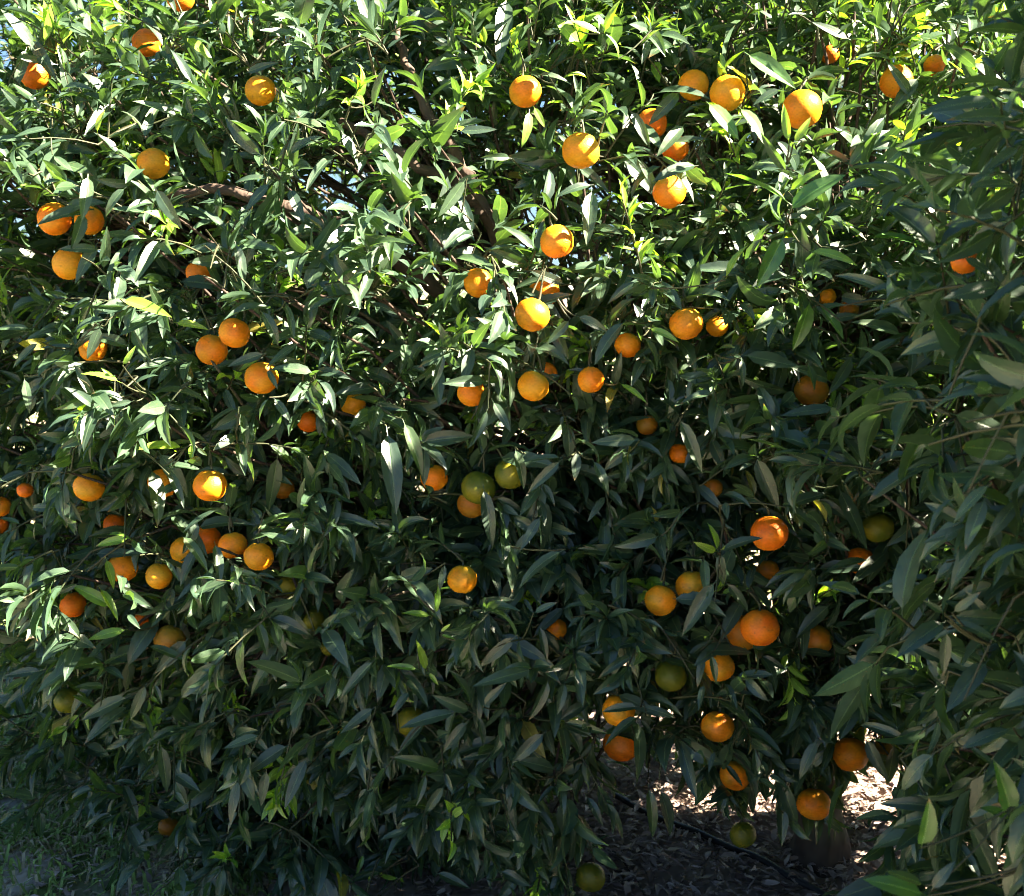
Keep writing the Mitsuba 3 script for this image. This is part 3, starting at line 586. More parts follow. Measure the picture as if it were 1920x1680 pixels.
scene['soil'] = {'type': 'twosided', 'b': {'type': 'bumpmap', 'scale': 0.02, 'arbitrary': proc(lambda p, n, uv: noise(p.x * 45, p.y * 45) + 0.6 * noise(p.x * 120, p.y * 120), 2e-3),
                                           'inner': {'type': 'principled', 'base_color': proc(ground_colour), 'roughness': 0.95, 'specular': 0.1}}}
scene['grass_blade'] = {'type': 'blendbsdf', 'weight': 0.35,
                        'a': {'type': 'twosided', 'b': {'type': 'principled', 'base_color': {'type': 'mesh_attribute', 'name': 'vertex_color'}, 'roughness': 0.6, 'specular': 0.3}},
                        'b': {'type': 'principledthin', 'base_color': {'type': 'mesh_attribute', 'name': 'vertex_color'}, 'roughness': 0.6, 'diff_trans': 1.8, 'spec_trans': 0.0, 'eta': 1.4}}
scene['rubber'] = {'type': 'principled', 'base_color': {'type': 'rgb', 'value': [0.018, 0.018, 0.02]}, 'roughness': 0.5}
scene['dry_leaf'] = {'type': 'twosided', 'b': {'type': 'principled', 'base_color': {'type': 'mesh_attribute', 'name': 'vertex_color'}, 'roughness': 0.8, 'specular': 0.2}}

# ------------------------------------------------------------------ helpers


def unit(v):
    v = np.asarray(v, float)
    return v / np.maximum(np.linalg.norm(v, axis=-1, keepdims=True), 1e-9)


class Tubes:
    """Collects round tapering tubes into one mesh."""

    def __init__(self):
        self.v, self.f, self.n = [], [], 0

    def add(self, pts, rad, sides=6):
        p = np.asarray(pts, float)
        t = unit(np.gradient(p, axis=0))
        ref = np.array([0.31, 0.17, 0.93]) if abs(unit(p[-1] - p[0])[2]) < 0.8 else np.array([0.9, 0.3, 0.1])
        a = unit(np.cross(t, ref))
        b = np.cross(t, a)
        ang = np.arange(sides) * 2 * np.pi / sides
        r = np.broadcast_to(rad, (len(p),))
        v = p[:, None] + r[:, None, None] * (np.cos(ang)[None, :, None] * a[:, None] + np.sin(ang)[None, :, None] * b[:, None])
        i, j = np.meshgrid(np.arange(len(p) - 1), np.arange(sides), indexing='ij')
        q = np.stack([i * sides + j, i * sides + (j + 1) % sides, (i + 1) * sides + (j + 1) % sides, (i + 1) * sides + j], -1).reshape(-1, 4)
        self.v.append(v.reshape(-1, 3))
        self.f.append(np.vstack([q[:, [0, 1, 2]], q[:, [0, 2, 3]]]) + self.n)
        self.n += v.shape[0] * sides

    def clear(self, targets):
        """Leaves out the twigs that would cross the open side of a fruit."""
        p = np.vstack(self.v) - CAM
        far = np.linalg.norm(p, axis=1)
        p /= far[:, None]
        which = np.repeat(np.arange(len(self.v)), [len(a) for a in self.v])
        tree, bad = cKDTree(p), np.zeros(len(self.v), bool)
        for P, r in targets:
            a = P - CAM
            dist = np.linalg.norm(a)
            near = np.array(tree.query_ball_point(a / dist, (r + 0.004) / dist), int)
            bad[which[near[far[near] < dist]]] = True
        v = [a for a, b in zip(self.v, bad) if not b]
        start = np.cumsum([0] + [len(a) for a in self.v])
        f = [a - start[k] for k, (a, b) in enumerate(zip(self.f, bad)) if not b]
        now = np.cumsum([0] + [len(a) for a in v])
        self.v, self.f, self.n = v, [a + now[k] for k, a in enumerate(f)], int(now[-1])

    def mesh(self):
        return np.vstack(self.v), np.vstack(self.f)


def curve(a, b, sag, rng, n=6, wob=0.0):
    """A bent line from a to b; sag lifts (positive) or drops its middle."""
    t = np.linspace(0, 1, n)[:, None]
    p = np.asarray(a) * (1 - t) + np.asarray(b) * t
    p = p + np.array([0, 0, 1.0]) * (4 * t * (1 - t)) * sag
    if wob:
        p[1:-1] += rng.normal(0, wob, (n - 2, 3))
    return p


class Leaves:
    """Leaves as arrays: base, direction, face normal, length, width, curl, fold, twist, wave, kind."""
    NAMES = ('base', 'd', 'n', 'L', 'W', 'curl', 'fold', 'twist', 'wave', 'kind')

    def __init__(self):
        self.rows = {k: [] for k in self.NAMES}

    def add(self, **k):
        m = len(k['base'])
        for name in self.NAMES:
            a = np.asarray(k[name], float)
            self.rows[name].append(np.broadcast_to(a, (m,) + a.shape[1:]) if a.ndim else np.full(m, a))

    def close(self):
        for k in self.NAMES:
            setattr(self, k, np.concatenate(self.rows[k]))
        self.n = self.n - (self.n * self.d).sum(1, keepdims=True) * self.d
        self.n = unit(self.n)

    def keep(self, on):
        for k in self.NAMES:
            setattr(self, k, getattr(self, k)[on])

    def points(self, idx, ts, cs):
        """(m, len(ts), len(cs), 3) points on the blades."""
        d, n, L, W = self.d[idx], self.n[idx], self.L[idx], self.W[idx]
        ts, cs = np.asarray(ts, float), np.asarray(cs, float)
        s = np.cross(d, n)
        fine = np.linspace(0, 1, 41)
        ph = self.curl[idx][:, None] * (0.5 - fine ** 1.15)
        x = np.concatenate([np.zeros((len(d), 1)), np.cumsum(np.cos((ph[:, 1:] + ph[:, :-1]) / 2), 1) / 40], 1)
        z = np.concatenate([np.zeros((len(d), 1)), np.cumsum(np.sin((ph[:, 1:] + ph[:, :-1]) / 2), 1) / 40], 1)
        k = np.clip(np.round(ts * 40).astype(int), 0, 40)
        x, z, ph = x[:, k], z[:, k], ph[:, k]
        e = lambda q: q[:, :, None]
        centre = self.base[idx][:, None] + L[:, None, None] * (e(x) * d[:, None] + e(z) * n[:, None])
        N = -e(np.sin(ph)) * d[:, None] + e(np.cos(ph)) * n[:, None]
        tw = self.twist[idx][:, None] * (ts - 0.3)
        S = e(np.cos(tw)) * s[:, None] + e(np.sin(tw)) * N
        N = -e(np.sin(tw)) * s[:, None] + e(np.cos(tw)) * N
        u = np.clip((ts - 0.09) / 0.91, 0, 1)
        w = np.maximum(u ** 0.58 * (1 - u) ** 1.02 / 0.352, 0.045) * (ts < 0.995)
        half = W[:, None] * w / 2
        fo = self.fold[idx][:, None, None]
        c = cs[None, None, :]
        out = centre[:, :, None] + S[:, :, None] * ((half[:, :, None] * c * np.cos(fo))[..., None])
        wave = self.wave[idx][:, None, None] * W[:, None, None] * np.sin(ts[None, :, None] * 9.0 + self.curl[idx][:, None, None] * 40) * c * np.abs(c) * (w[None, :, None] > 0.1)
        return out + N[:, :, None] * ((half[:, :, None] * np.abs(c) * np.sin(fo) + wave)[..., None])

    FINE = ([0, 0.09, 0.2, 0.38, 0.58, 0.79, 1.0], [-1, -0.5, 0, 0.5, 1])
    COARSE = ([0, 0.12, 0.32, 0.65, 1.0], [-1, 0, 1])
    FAR = ([0, 0.15, 0.5, 1.0], [-1, 0, 1])

    def mesh(self, idx, grid):
        ts, cs = map(np.asarray, grid)
        p = self.points(idx, ts, cs)
        m, a, b = p.shape[:3]
        i, j = np.meshgrid(np.arange(a - 1), np.arange(b - 1), indexing='ij')
        q = np.stack([i * b + j, i * b + j + 1, (i + 1) * b + j + 1, (i + 1) * b + j], -1).reshape(-1, 4)
        f = np.vstack([q[:, [0, 1, 2]], q[:, [0, 2, 3]]])
        f = (f[None] + (np.arange(m) * a * b)[:, None, None]).reshape(-1, 3)
        uv = np.empty((m, a, b, 2))
        uv[..., 0] = self.kind[idx][:, None, None] + 0.5 + 0.45 * cs
        uv[..., 1] = (np.asarray(idx) % 4000)[:, None, None] + 0.95 * ts[None, :, None] * 0.99 + 0.004
        return (p.reshape(-1, 3), f), uv.reshape(-1, 2)


def leaf_ply(lv, idx, grid, skin):
    m, uv = lv.mesh(np.asarray(idx), grid)
    return mikit.ply(m, skin, smooth=True, uv=uv)


def sprigs(lv, tubes, rng, base, direction, length, count, young=0.0, size=0.09, droop=0.3, up=0.6):
    """Leafy shoots: spirals of leaves round short twigs."""
    direction = unit(direction)
    for b, d, l, c in zip(base, direction, length, count):
        is_young = rng.random() < young
        bend = np.array([0, 0, -0.12 if not is_young else 0.10]) * l
        tip = b + d * l
        pts = curve(b, tip + bend, 0.05 * l, rng, 4)
        if tubes is not None:
            tubes.add(pts, np.linspace(0.0028, 0.0014, 4), 4)
        t = np.sort(rng.uniform(0.12, 1.0, c)) ** 0.8
        t[-1] = 1.0
        k = np.minimum((t * 3).astype(int), 2)
        fr = (t * 3 - k)[:, None]
        pos = pts[k] * (1 - fr) + pts[k + 1] * fr
        a = unit(np.cross(d, [0.2, 0.3, 0.9]))
        e = np.cross(d, a)
        az = rng.uniform(0, 6.28) + np.arange(c) * 2.399 + rng.normal(0, 0.3, c)
        rad = np.cos(az)[:, None] * a + np.sin(az)[:, None] * e
        al = np.radians(rng.uniform(42, 80, c) - 26 * t)[:, None]
        ld = unit(d * np.cos(al) + rad * np.sin(al) + np.array([0, 0, -1.0]) * (droop * rng.uniform(0.3, 1.4, c) * (0.2 if is_young else 1))[:, None])
        nn = np.array([0, 0, 1.0]) * up + d * 0.55 - rad * 0.25 + rng.normal(0, 0.33, (c, 3))
        L = np.clip(rng.normal(size, size * 0.30, c), size * 0.35, size * 1.6) * (1.08 - 0.35 * t ** 3) * (0.72 if is_young else 1)
        lv.add(base=pos, d=ld, n=nn, L=L, W=L * rng.uniform(0.21, 0.36, c), curl=rng.uniform(0.2, 1.5, c), fold=rng.uniform(0.12, 0.62, c),
               twist=rng.normal(0, 0.45, c), wave=rng.uniform(0, 0.055, c),
               kind=np.full(c, 1.0) if is_young else np.where(rng.random(c) < 0.004, 2.0, 0.0))


def spaced(p, gap):
    """Thins points so that no two are closer than gap."""
    cell, out = {}, []
    for i, q in enumerate(p):
        key = tuple(np.floor(q / gap).astype(int))
        near = [cell.get((key[0] + a, key[1] + b, key[2] + c), ()) for a in (-1, 0, 1) for b in (-1, 0, 1) for c in (-1, 0, 1)]
        if all(np.sum((p[j] - q) ** 2) > gap * gap for n_ in near for j in n_):
            cell.setdefault(key, []).append(i)
            out.append(i)
    return p[out]


def kmeans(p, k, rng):
    c = p[rng.choice(len(p), k, replace=False)]
    for _ in range(12):
        who = ((p[:, None] - c[None]) ** 2).sum(-1).argmin(1)
        c = np.array([p[who == j].mean(0) if (who == j).any() else c[j] for j in range(k)])
    return c, who


# ------------------------------------------------------------------ the ground
def ground_height(x, y):
    p = np.stack([x, y, 0 * x], -1)
    return 0.07 * (meshkit.fbm(p * 0.9, 3, 5) - 0.5) + 0.03 * (meshkit.fbm(p * 6, 2, 9) - 0.5)


gx = np.concatenate([-np.geomspace(150, 4.2, 24), np.linspace(-4, 4, 161), np.geomspace(4.2, 150, 24)])
gy = np.concatenate([-np.geomspace(60, 0.2, 14), np.linspace(0, 9, 181), np.geomspace(9.3, 220, 26)])
X, Y = np.meshgrid(gx, gy, indexing='ij')
Z = ground_height(X, Y)
i, j = np.meshgrid(np.arange(len(gx) - 1), np.arange(len(gy) - 1), indexing='ij')
ny = len(gy)
quads = np.stack([i * ny + j, (i + 1) * ny + j, (i + 1) * ny + j + 1, i * ny + j + 1], -1).reshape(-1, 4)
scene['ground'] = mikit.ply((np.stack([X, Y, Z], -1).reshape(-1, 3), quads), 'soil', smooth=True)
labels['ground'] = {'label': 'shaded grey brown orchard soil below the fruit tree', 'category': 'ground', 'kind': 'structure'}


def blades(rng, x, y, h, colours):
    m = len(x)
    az, lean = rng.uniform(0, 6.28, m), rng.uniform(0.4, 1.5, m)
    side = np.stack([-np.sin(az), np.cos(az), 0 * az], -1) * (h * 0.045 + 0.0016)[:, None]
    out = np.stack([np.cos(az), np.sin(az), 0 * az], -1)
    b = np.stack([x, y, ground_height(x, y) - 0.004], -1)
    midp = b + out * (h * lean * 0.25)[:, None] + np.array([0, 0, 1.0]) * (h * 0.6)[:, None]
    tip = b + out * (h * lean * 0.9)[:, None] + np.array([0, 0, 1.0]) * (h * (1 - 0.5 * lean))[:, None]
    v = np.stack([b - side, b + side, midp - side * 0.8, midp + side * 0.8, tip], 1)
    f = np.array([[0, 1, 3], [0, 3, 2], [2, 3, 4]])
    f = (f[None] + (np.arange(m) * 5)[:, None, None]).reshape(-1, 3)
    return (v.reshape(-1, 3), f), np.repeat(colours, 5, 0)


rng = np.random.default_rng(21)
x = np.concatenate([rng.uniform(-2.6, -0.62, 60000), rng.uniform(-4, 4, 14000)])
y = np.concatenate([rng.uniform(2.3, 5.0, 60000), rng.uniform(4.6, 8.5, 14000)])
clump = meshkit.fbm(np.stack([x, y, 0 * x], -1) * 5, 3, 3)
bare = np.hypot((x + 1.24) / 0.34, (y - 2.84) / 0.26) < 1.0 + 0.5 * (clump - 0.5)
on = (clump > 0.36) & (~bare | (rng.random(len(x)) < 0.12))
x, y = x[on], y[on]
h = rng.uniform(0.02, 0.075, len(x)) * (0.7 + 0.6 * clump[on])
dryness = (rng.random(len(x)) < 0.34)[:, None]
col = np.where(dryness, np.array([0.46, 0.40, 0.27]), np.array([0.24, 0.35, 0.10])) * rng.uniform(0.7, 1.35, (len(x), 1))
m_, c_ = blades(rng, x, y, h, col)
scene['grass'] = mikit.ply(m_, 'grass_blade', smooth=False, color=c_)
labels['grass'] = {'label': 'short patchy green grass growing on the orchard floor', 'category': 'grass', 'kind': 'stuff'}

# fallen leaves and straw under the tree
rng = np.random.default_rng(22)
fl = Leaves()
m = 20000
fx = np.concatenate([rng.normal(0.55, 0.75, 17500), rng.uniform(-1.7, -0.7, 900), rng.uniform(-1, 2.5, 1600)])
fy = np.concatenate([rng.normal(3.25, 0.6, 17500), rng.uniform(2.4, 4.2, 900), rng.uniform(4, 6, 1600)])
ang = rng.uniform(0, 6.28, m)
d_ = np.stack([np.cos(ang), np.sin(ang), rng.normal(0, 0.25, m)], -1)
L_ = 0.016 + 0.050 * rng.random(m) ** 2.0
straw = rng.random(m) < 0.4
fl.add(base=np.stack([fx, fy, ground_height(fx, fy) + rng.uniform(0.004, 0.022, m)], -1), d=unit(d_), n=np.array([[0, 0, 1.0]]) + rng.normal(0, 0.45, (m, 3)), L=L_,
       W=np.where(straw, 0.005, L_ * rng.uniform(0.25, 0.45, m)), curl=rng.uniform(-1.6, 1.6, m), fold=rng.uniform(-0.3, 0.9, m), twist=rng.normal(0, 0.8, m), wave=rng.uniform(0, 0.1, m), kind=2.0)
fl.close()
(mv, mf), _ = fl.mesh(np.arange(m), Leaves.COARSE)
tone = rng.random((m, 1))
col = (np.array([0.15, 0.10, 0.085]) * (1 - tone) + np.array([0.50, 0.41, 0.36]) * tone) * rng.uniform(0.6, 1.2, (m, 1))
scene['fallen_leaves'] = mikit.ply((mv, mf), 'dry_leaf', smooth=True, color=np.repeat(col, 15, 0))
labels['fallen_leaves'] = {'label': 'dry brown fallen leaves littering the soil under the tree', 'category': 'fallen leaves', 'kind': 'stuff'}

# broken twigs among the litter, and the hose
rng = np.random.default_rng(23)
ft = Tubes()
for _ in range(110):
    p = np.array([rng.normal(0.6, 0.6), rng.normal(3.2, 0.5)])
    a, l = rng.uniform(0, 3.14), rng.uniform(0.05, 0.28)
    q = p + np.linspace(-0.5, 0.5, 6)[:, None] * l * np.array([math.cos(a), math.sin(a)]) + rng.normal(0, 0.006, (6, 2))
    ft.add(np.column_stack([q, ground_height(q[:, 0], q[:, 1]) + 0.008 + rng.uniform(0, 0.012)]), np.linspace(0.003, 0.0015, 6), 5)
scene['fallen_twigs'] = mikit.ply(ft.mesh(), 'bark', smooth=True)
labels['fallen_twigs'] = {'label': 'thin broken twigs scattered among the fallen leaves', 'category': 'twigs', 'kind': 'stuff'}
hose = Tubes()
hp = np.array([[0.304, 3.438, 0.0], [0.415, 3.294, 0.0], [0.615, 3.05, 0.0], [0.768, 2.859, 0.0], [0.946, 2.624, 0.0]])
hx = interp1d(np.linspace(0, 1, len(hp)), hp, axis=0, kind='cubic')(np.linspace(0, 1, 60))
hose.add(np.column_stack([hx[:, :2], ground_height(hx[:, 0], hx[:, 1]) + 0.022]), np.full(60, 0.009), 10)
scene['irrigation_hose'] = mikit.ply(hose.mesh(), 'rubber', smooth=True)
labels['irrigation_hose'] = {'label': 'thin dark hose lying across the leaf litter beside the trunk', 'category': 'hose'}

# ------------------------------------------------------------------ the trees


class Crown:
    def __init__(self, c, r, p, seed):
        self.c, self.r, self.p, self.rng = np.array(c), np.array(r), p, np.random.default_rng(seed)

    def level(self, q):
        k = np.abs((q - self.c) / self.r)
        return np.sqrt((k[..., 0] ** self.p + k[..., 2] ** self.p) ** (2 / self.p) + k[..., 1] ** 2)

    def outward(self, q):
        k = (q - self.c) / self.r
        return unit(np.sign(k) * np.abs(k) ** 1.4 / self.r)

    def scatter(self, n, lo, hi):
        q = self.c + self.r * self.rng.uniform(-1.12, 1.12, (n, 3))
        bump = 1 + 0.20 * (meshkit.fbm(q * 2.6, 2, 4) - 0.5) * 2
        l = self.level(q) / bump
        return q[(l > lo) & (l < hi)]


# boughs that show between the leaves: (path, first radius, last radius)
BOUGHS = [([(0.780, 3.100, 0.450), (0.321, 2.980, 1.050), (0.065, 2.950, 1.398), (-0.068, 2.850, 1.700), (-0.209, 2.840, 1.802), (-0.406, 2.950, 1.923)], 0.024, 0.010), ([(0.780, 3.100, 0.420), (0.255, 3.000, 1.074), (-0.104, 2.960, 1.450), (-0.398, 2.860, 1.664), (-0.624, 2.820, 1.739), (-0.843, 2.900, 1.737)], 0.024, 0.010), ([(-0.068, 2.850, 1.700), (-0.135, 2.850, 1.845), (-0.224, 2.900, 1.984), (-0.281, 3.000, 2.159)], 0.016, 0.008)]
BOUGH_VIEWS = [((-0.068, 2.85, 1.706), 0.025), ((-0.209, 2.84, 1.802), 0.021), ((-0.624, 2.82, 1.739), 0.025), ((-0.198, 2.88, 1.933), 0.017)]
HOLLOWS = np.array([(0.598, 2.620, 1.123, 0.17), (0.501, 2.650, 1.033, 0.11), (-0.331, 2.620, 0.979, 0.12), (-0.386, 2.660, 0.884, 0.1), (0.047, 2.620, 1.039, 0.09), (0.853, 2.750, 0.733, 0.11), (0.849, 2.800, 0.572, 0.1), (0.720, 2.750, 0.229, 0.16), (0.429, 2.700, 0.280, 0.18), (0.240, 2.700, 0.226, 0.16), (0.513, 2.600, 0.198, 0.18), (-0.755, 2.800, 0.315, 0.1), (-0.641, 2.900, 1.752, 0.12), (-0.224, 2.900, 1.947, 0.12), (-0.074, 2.850, 1.700, 0.1), (-0.326, 2.900, 1.789, 0.1)])


def grow(name, crown, trunk_base, fork, trunk_r, n_limbs, allow, gap, per, size, young, lobes=(), boughs=(), limb_r=0.032):
    """Returns the leaves of a tree whose trunk, limbs and twigs it adds to the scene."""
    rng, seed_ = crown.rng, 3
    shell = crown.scatter(90000, 0.84, 1.0)
    inner = crown.scatter(16000, 0.45, 0.84)
    shell = shell[meshkit.fbm(shell * 3.6, 2, 8) > 0.34]
    shell = np.vstack([shell, *[c_ + unit(rng.normal(0, 1, (400, 3))) * (r_ * rng.uniform(0.3, 1, (400, 1))) for c_, r_ in lobes]])
    shell, inner = shell[allow(shell)], inner[allow(inner)]
    core = inner[(inner[:, 2] < 1.45) & (inner[:, 1] < crown.c[1] + 0.15)]
    clumps = np.vstack([spaced(shell, gap), spaced(inner, gap * 1.2), spaced(core[::-1], gap * 1.3)])
    clumps = clumps[(clumps[:, 1] < crown.c[1] + 0.05) | (rng.random(len(clumps)) < 0.55)]
    centres, who = kmeans(clumps, n_limbs, rng)
    lv, twigs = Leaves(), Tubes()
    tr = Tubes()
    tb, fk = np.array(trunk_base), np.array(fork)
    tt = np.linspace(0, 1, 44)
    pts = (tb - [0, 0, 0.06]) * (1 - tt[:, None]) + fk * tt[:, None]
    pts[:, 0] += 0.03 * np.sin(tt * 3.8) + 0.008 * np.sin(tt * 11)
    tr.add(pts, trunk_r * (1 + 0.75 * np.exp(-tt * 8) - 0.06 * np.sin(tt * 3.1)), 40)
    v, f = tr.mesh()
    ax = np.repeat(pts, 40, 0)
    radial = v - ax
    th_ = np.arctan2(radial[:, 1], radial[:, 0])
    tl = np.repeat(tt, 40)
    swell = 1 + 0.24 * np.exp(-tl * 6) * np.cos(5 * th_ + 1.0) + 0.07 * np.cos(3 * th_ + tl * 5) + 0.30 * (meshkit.fbm(v * 13, 3, 2) - 0.5) + 0.16 * (meshkit.fbm(np.stack([th_ * 5, th_ * 0 + seed_, tl * 7], -1), 2, 6) - 0.5)
    v = ax + radial * swell[:, None]
    scene[name + '__trunk'] = mikit.ply((v, f), 'bark', smooth=True)
    for k in range(n_limbs):
        mine = clumps[who == k]
        if not len(mine):
            continue
        limb = Tubes()
        hub = centres[k] * 0.82 + fk * 0.18 + rng.normal(0, 0.03, 3)
        path = curve(fk - [0, 0, rng.uniform(0, 0.12)], hub, rng.uniform(-0.05, 0.10), rng, 9, 0.022)
        limb.add(path, np.linspace(limb_r * rng.uniform(0.85, 1.2), limb_r * 0.4, 9), 8)
        for q in mine:
            s = path[rng.integers(5, 9)]
            limb.add(curve(s, q, rng.uniform(-0.06, 0.06), rng, 6, 0.016), np.linspace(0.007, 0.003, 6), 5)
        scene[f'{name}__branch' + (f'_{k:03d}' if k else '')] = mikit.ply(limb.mesh(), 'bark', smooth=True)
    for k, (path, r0, r1) in enumerate(boughs):
        tt, ts = np.linspace(0, 1, len(path)), np.linspace(0, 1, 22)
        pc = interp1d(tt, np.array(path), axis=0, kind='quadratic')(ts) + rng.normal(0, 0.005, (22, 3))
        bough = Tubes()
        bough.add(pc, np.linspace(r0, r1, 22) * rng.uniform(0.9, 1.12, 22), 10)
        scene[f'{name}__branch_{n_limbs + k:03d}'] = mikit.ply(bough.mesh(), 'bark', smooth=True)
    for q in clumps:
        out = crown.outward(q)
        m = rng.poisson(per) + 2
        hi = np.clip((q[2] - 1.3) / 0.8, 0, 1)
        base = q + rng.normal(0, gap * 0.26, (m, 3))
        d = out * rng.uniform(0.4, 1.1, (m, 1)) + unit(rng.normal(0, 1, (m, 3))) * 0.75 + np.array([0, 0, 1.0]) * (0.45 * hi - 0.10)
        for b in base:
            twigs.add(np.array([q, (q + b) / 2 + [0, 0, 0.004], b]), [0.0028, 0.0025, 0.0022], 4)
        sprigs(lv, twigs, rng, base, d, rng.uniform(0.07, 0.19, m), rng.integers(7, 13, m), young(q), size, 0.5 - 0.25 * hi, 0.55)
    return lv, twigs, clumps


def clear_views(lv, targets):
    """Keeps the leaves off the open side of the fruit and of the leaves that stand out: targets are (point, radius)."""
    ok = np.ones(len(lv.L), bool)
    pts = lv.points(np.arange(len(lv.L)), [0.0, 0.2, 0.4, 0.6, 0.8, 1.0], [-0.8, 0.8]).reshape(len(lv.L), -1, 3)
    mid = pts.mean(1) - CAM
    far = np.linalg.norm(mid, axis=1)
    tree = cKDTree(mid / far[:, None])
    for P, r in targets:
        a = P - CAM
        dist = np.linalg.norm(a)
        a = a / dist
        near = np.array(tree.query_ball_point(a, r / dist + 0.055), int)
        near = near[far[near] < dist + 0.1]
        if len(near):
            rel = pts[near] - CAM
            t = rel @ a
            perp = np.linalg.norm(rel - t[..., None] * a, axis=-1)
            ok[near] &= ~((perp < r * t / dist) & (t < dist) & (t > 0.2)).any(1)
    return ok


def shown_most(lv, n, others=()):
    """The n leaves of lv that show most from the aisle, and how much of each shows."""
    res = np.array([640, 560])
    tx = math.tan(math.radians(FOV / 2))
    depth = np.full(res[0] * res[1], 1e9)
    who = np.full(res[0] * res[1], -1)
    start, groups = 0, [lv, *others]
    for g in groups:
        ids = np.arange(len(g.L))
        p = g.points(ids, np.linspace(0.06, 0.98, 14), np.linspace(-0.95, 0.95, 7)) - CAM
        z = (p @ FWD).reshape(-1)
        px = ((p[..., 0].reshape(-1) / np.maximum(z, 1e-6) / tx + 1) / 2 * res[0]).astype(int)
        py = ((1 - (p @ UPV).reshape(-1) / np.maximum(z, 1e-6) / tx * ASPECT) / 2 * res[1]).astype(int)
        idx = np.repeat(ids, 98) + start
        inside = (z > 0.2) & (px >= 0) & (px < res[0]) & (py >= 0) & (py < res[1])
        cell, z, idx = (py * res[0] + px)[inside], z[inside], idx[inside]
        order = np.argsort(-z, kind='stable')
        cell, z, idx = cell[order], z[order], idx[order]
        last = np.full(res[0] * res[1], 1e9)
        lw = np.full(res[0] * res[1], -1)
        last[cell], lw[cell] = z, idx
        near = last < depth
        depth, who = np.where(near, last, depth), np.where(near, lw, who)
        start += len(g.L)
    count = np.bincount(who[(who >= 0) & (who < len(lv.L))], minlength=len(lv.L))
    best = np.argsort(-count, kind='stable')[:n]
    return best[count[best] > 0], count


def add_shown(lv, twigs, rows, clumps, seed):
    rng = np.random.default_rng(seed)
    b, t = rows[:, :3], rows[:, 3:6]
    chord = t - b
    L = np.linalg.norm(chord, axis=1)
    m = len(rows)
    view = unit(CAM - (b + t) / 2)
    n = view * 0.85 + np.array([0, 0, 1.0]) * rng.uniform(0.1, 0.75, (m, 1)) + rng.normal(0, 0.3, (m, 3)) + unit(SUN) * 0.35
    lv.add(base=b, d=unit(chord), n=n, L=L * 1.03, W=L * rows[:, 6], curl=rng.uniform(0.1, 0.9, m), fold=rng.uniform(0.1, 0.5, m), twist=rng.normal(0, 0.35, m),
           wave=rng.uniform(0, 0.05, m), kind=rows[:, 7])
    stock = np.vstack(lv.rows['base'][:-1])
    for q in b:
        c = stock[((stock - (q + [0, 0.03, 0.01])) ** 2).sum(1).argmin()]
        twigs.add(curve(c, q, -0.006, rng, 5), np.linspace(0.0022, 0.0014, 5), 4)
    return [((b[i] + t[i]) / 2 * 0.5 + (b[i] * w + t[i] * (1 - w)) * 0.5, L[i] * 0.17) for i in range(m) for w in (0.1, 0.9)]


def finish_tree(name, lv, twigs, others, near):
    best, count = shown_most(lv, 300, others)
    hero = np.zeros(len(lv.L), bool)
    hero[best] = True
    for k, i_ in enumerate(best):
        scene[f'{name}__leaf' + (f'_{k:03d}' if k else '')] = leaf_ply(lv, [i_], Leaves.FINE, 'leaf_skin')
    fine = np.nonzero(~hero & (count > 0))[0]
    rest = np.nonzero(~hero & (count == 0))[0]
    parts = [lv.mesh(fine, Leaves.FINE), lv.mesh(rest, Leaves.COARSE)]
    nv = len(parts[0][0][0])
    scene[f'{name}__foliage'] = mikit.ply((np.vstack([parts[0][0][0], parts[1][0][0]]), np.vstack([parts[0][0][1], parts[1][0][1] + nv])), 'leaf_skin', smooth=True,
                                          uv=np.vstack([parts[0][1], parts[1][1]]))
    labels[f'{name}__foliage'] = {'label': 'crowd of smaller and half hidden green leaves', 'kind': 'stuff'}
    scene[f'{name}__twigs'] = mikit.ply(twigs.mesh(), 'twig_bark', smooth=True)
    labels[f'{name}__twigs'] = {'label': 'thin green twigs carrying the leaves', 'kind': 'stuff'}
    print(name, 'leaves', len(lv.L), 'shown', (count > 0).sum(), 'least of the 300:', count[best[-1]])


def allow_main(q):
    floor = np.where((q[:, 0] > 0.12) & (q[:, 0] < 1.25), np.where(q[:, 0] > 0.6, 0.38, 0.50) + 0.08 * np.sin(q[:, 0] * 9), np.clip(0.10 - (q[:, 0] + 0.95) * 0.3, 0.10, 0.20))
    ok = q[:, 2] > floor
    for h_ in HOLLOWS:
        ok &= np.linalg.norm(q - h_[:3], axis=1) > h_[3]
    ok &= ~((q[:, 1] > 3.1) & (q[:, 0] > 1.22 + 0.4 * np.maximum(0, q[:, 2] - 0.5)) & (q[:, 2] < 1.75))
    ok &= ~((q[:, 1] > 3.2) & (q[:, 0] > 0.1) & (q[:, 2] < 0.62))
    return ok & (q[:, 1] < 4.35)


main = Crown((0.22, 3.72, 1.05), (1.85, 1.26, 1.42), 2.7, 11)
lv0, tw0, cl0 = grow('citrus_tree', main, (0.80, 3.05, 0.0), (0.78, 3.10, 0.50), 0.062, 13, allow_main, 0.152, 4.8, 0.087,
                     lambda q: 0.05 + 0.12 * np.clip((q[2] - 1.4) / 0.7, 0, 1), [(np.array([0.15, 2.85, 0.88]), 0.25), (np.array([0.03, 3.10, 0.86]), 0.25), (np.array([0.30, 3.00, 1.05]), 0.25), (np.array([0.22, 3.30, 0.85]), 0.3), (np.array([0.67, 3.20, 2.17]), 0.32), (np.array([0.48, 3.30, 2.25]), 0.3), (np.array([0.17, 3.30, 2.22]), 0.3), (np.array([-1.36, 3.5, 1.72]), 0.42), (np.array([-1.55, 3.6, 2.1]), 0.4)], BOUGHS)
side = Crown((1.78, 1.75, 1.05), (1.14, 0.98, 1.40), 2.4, 12)
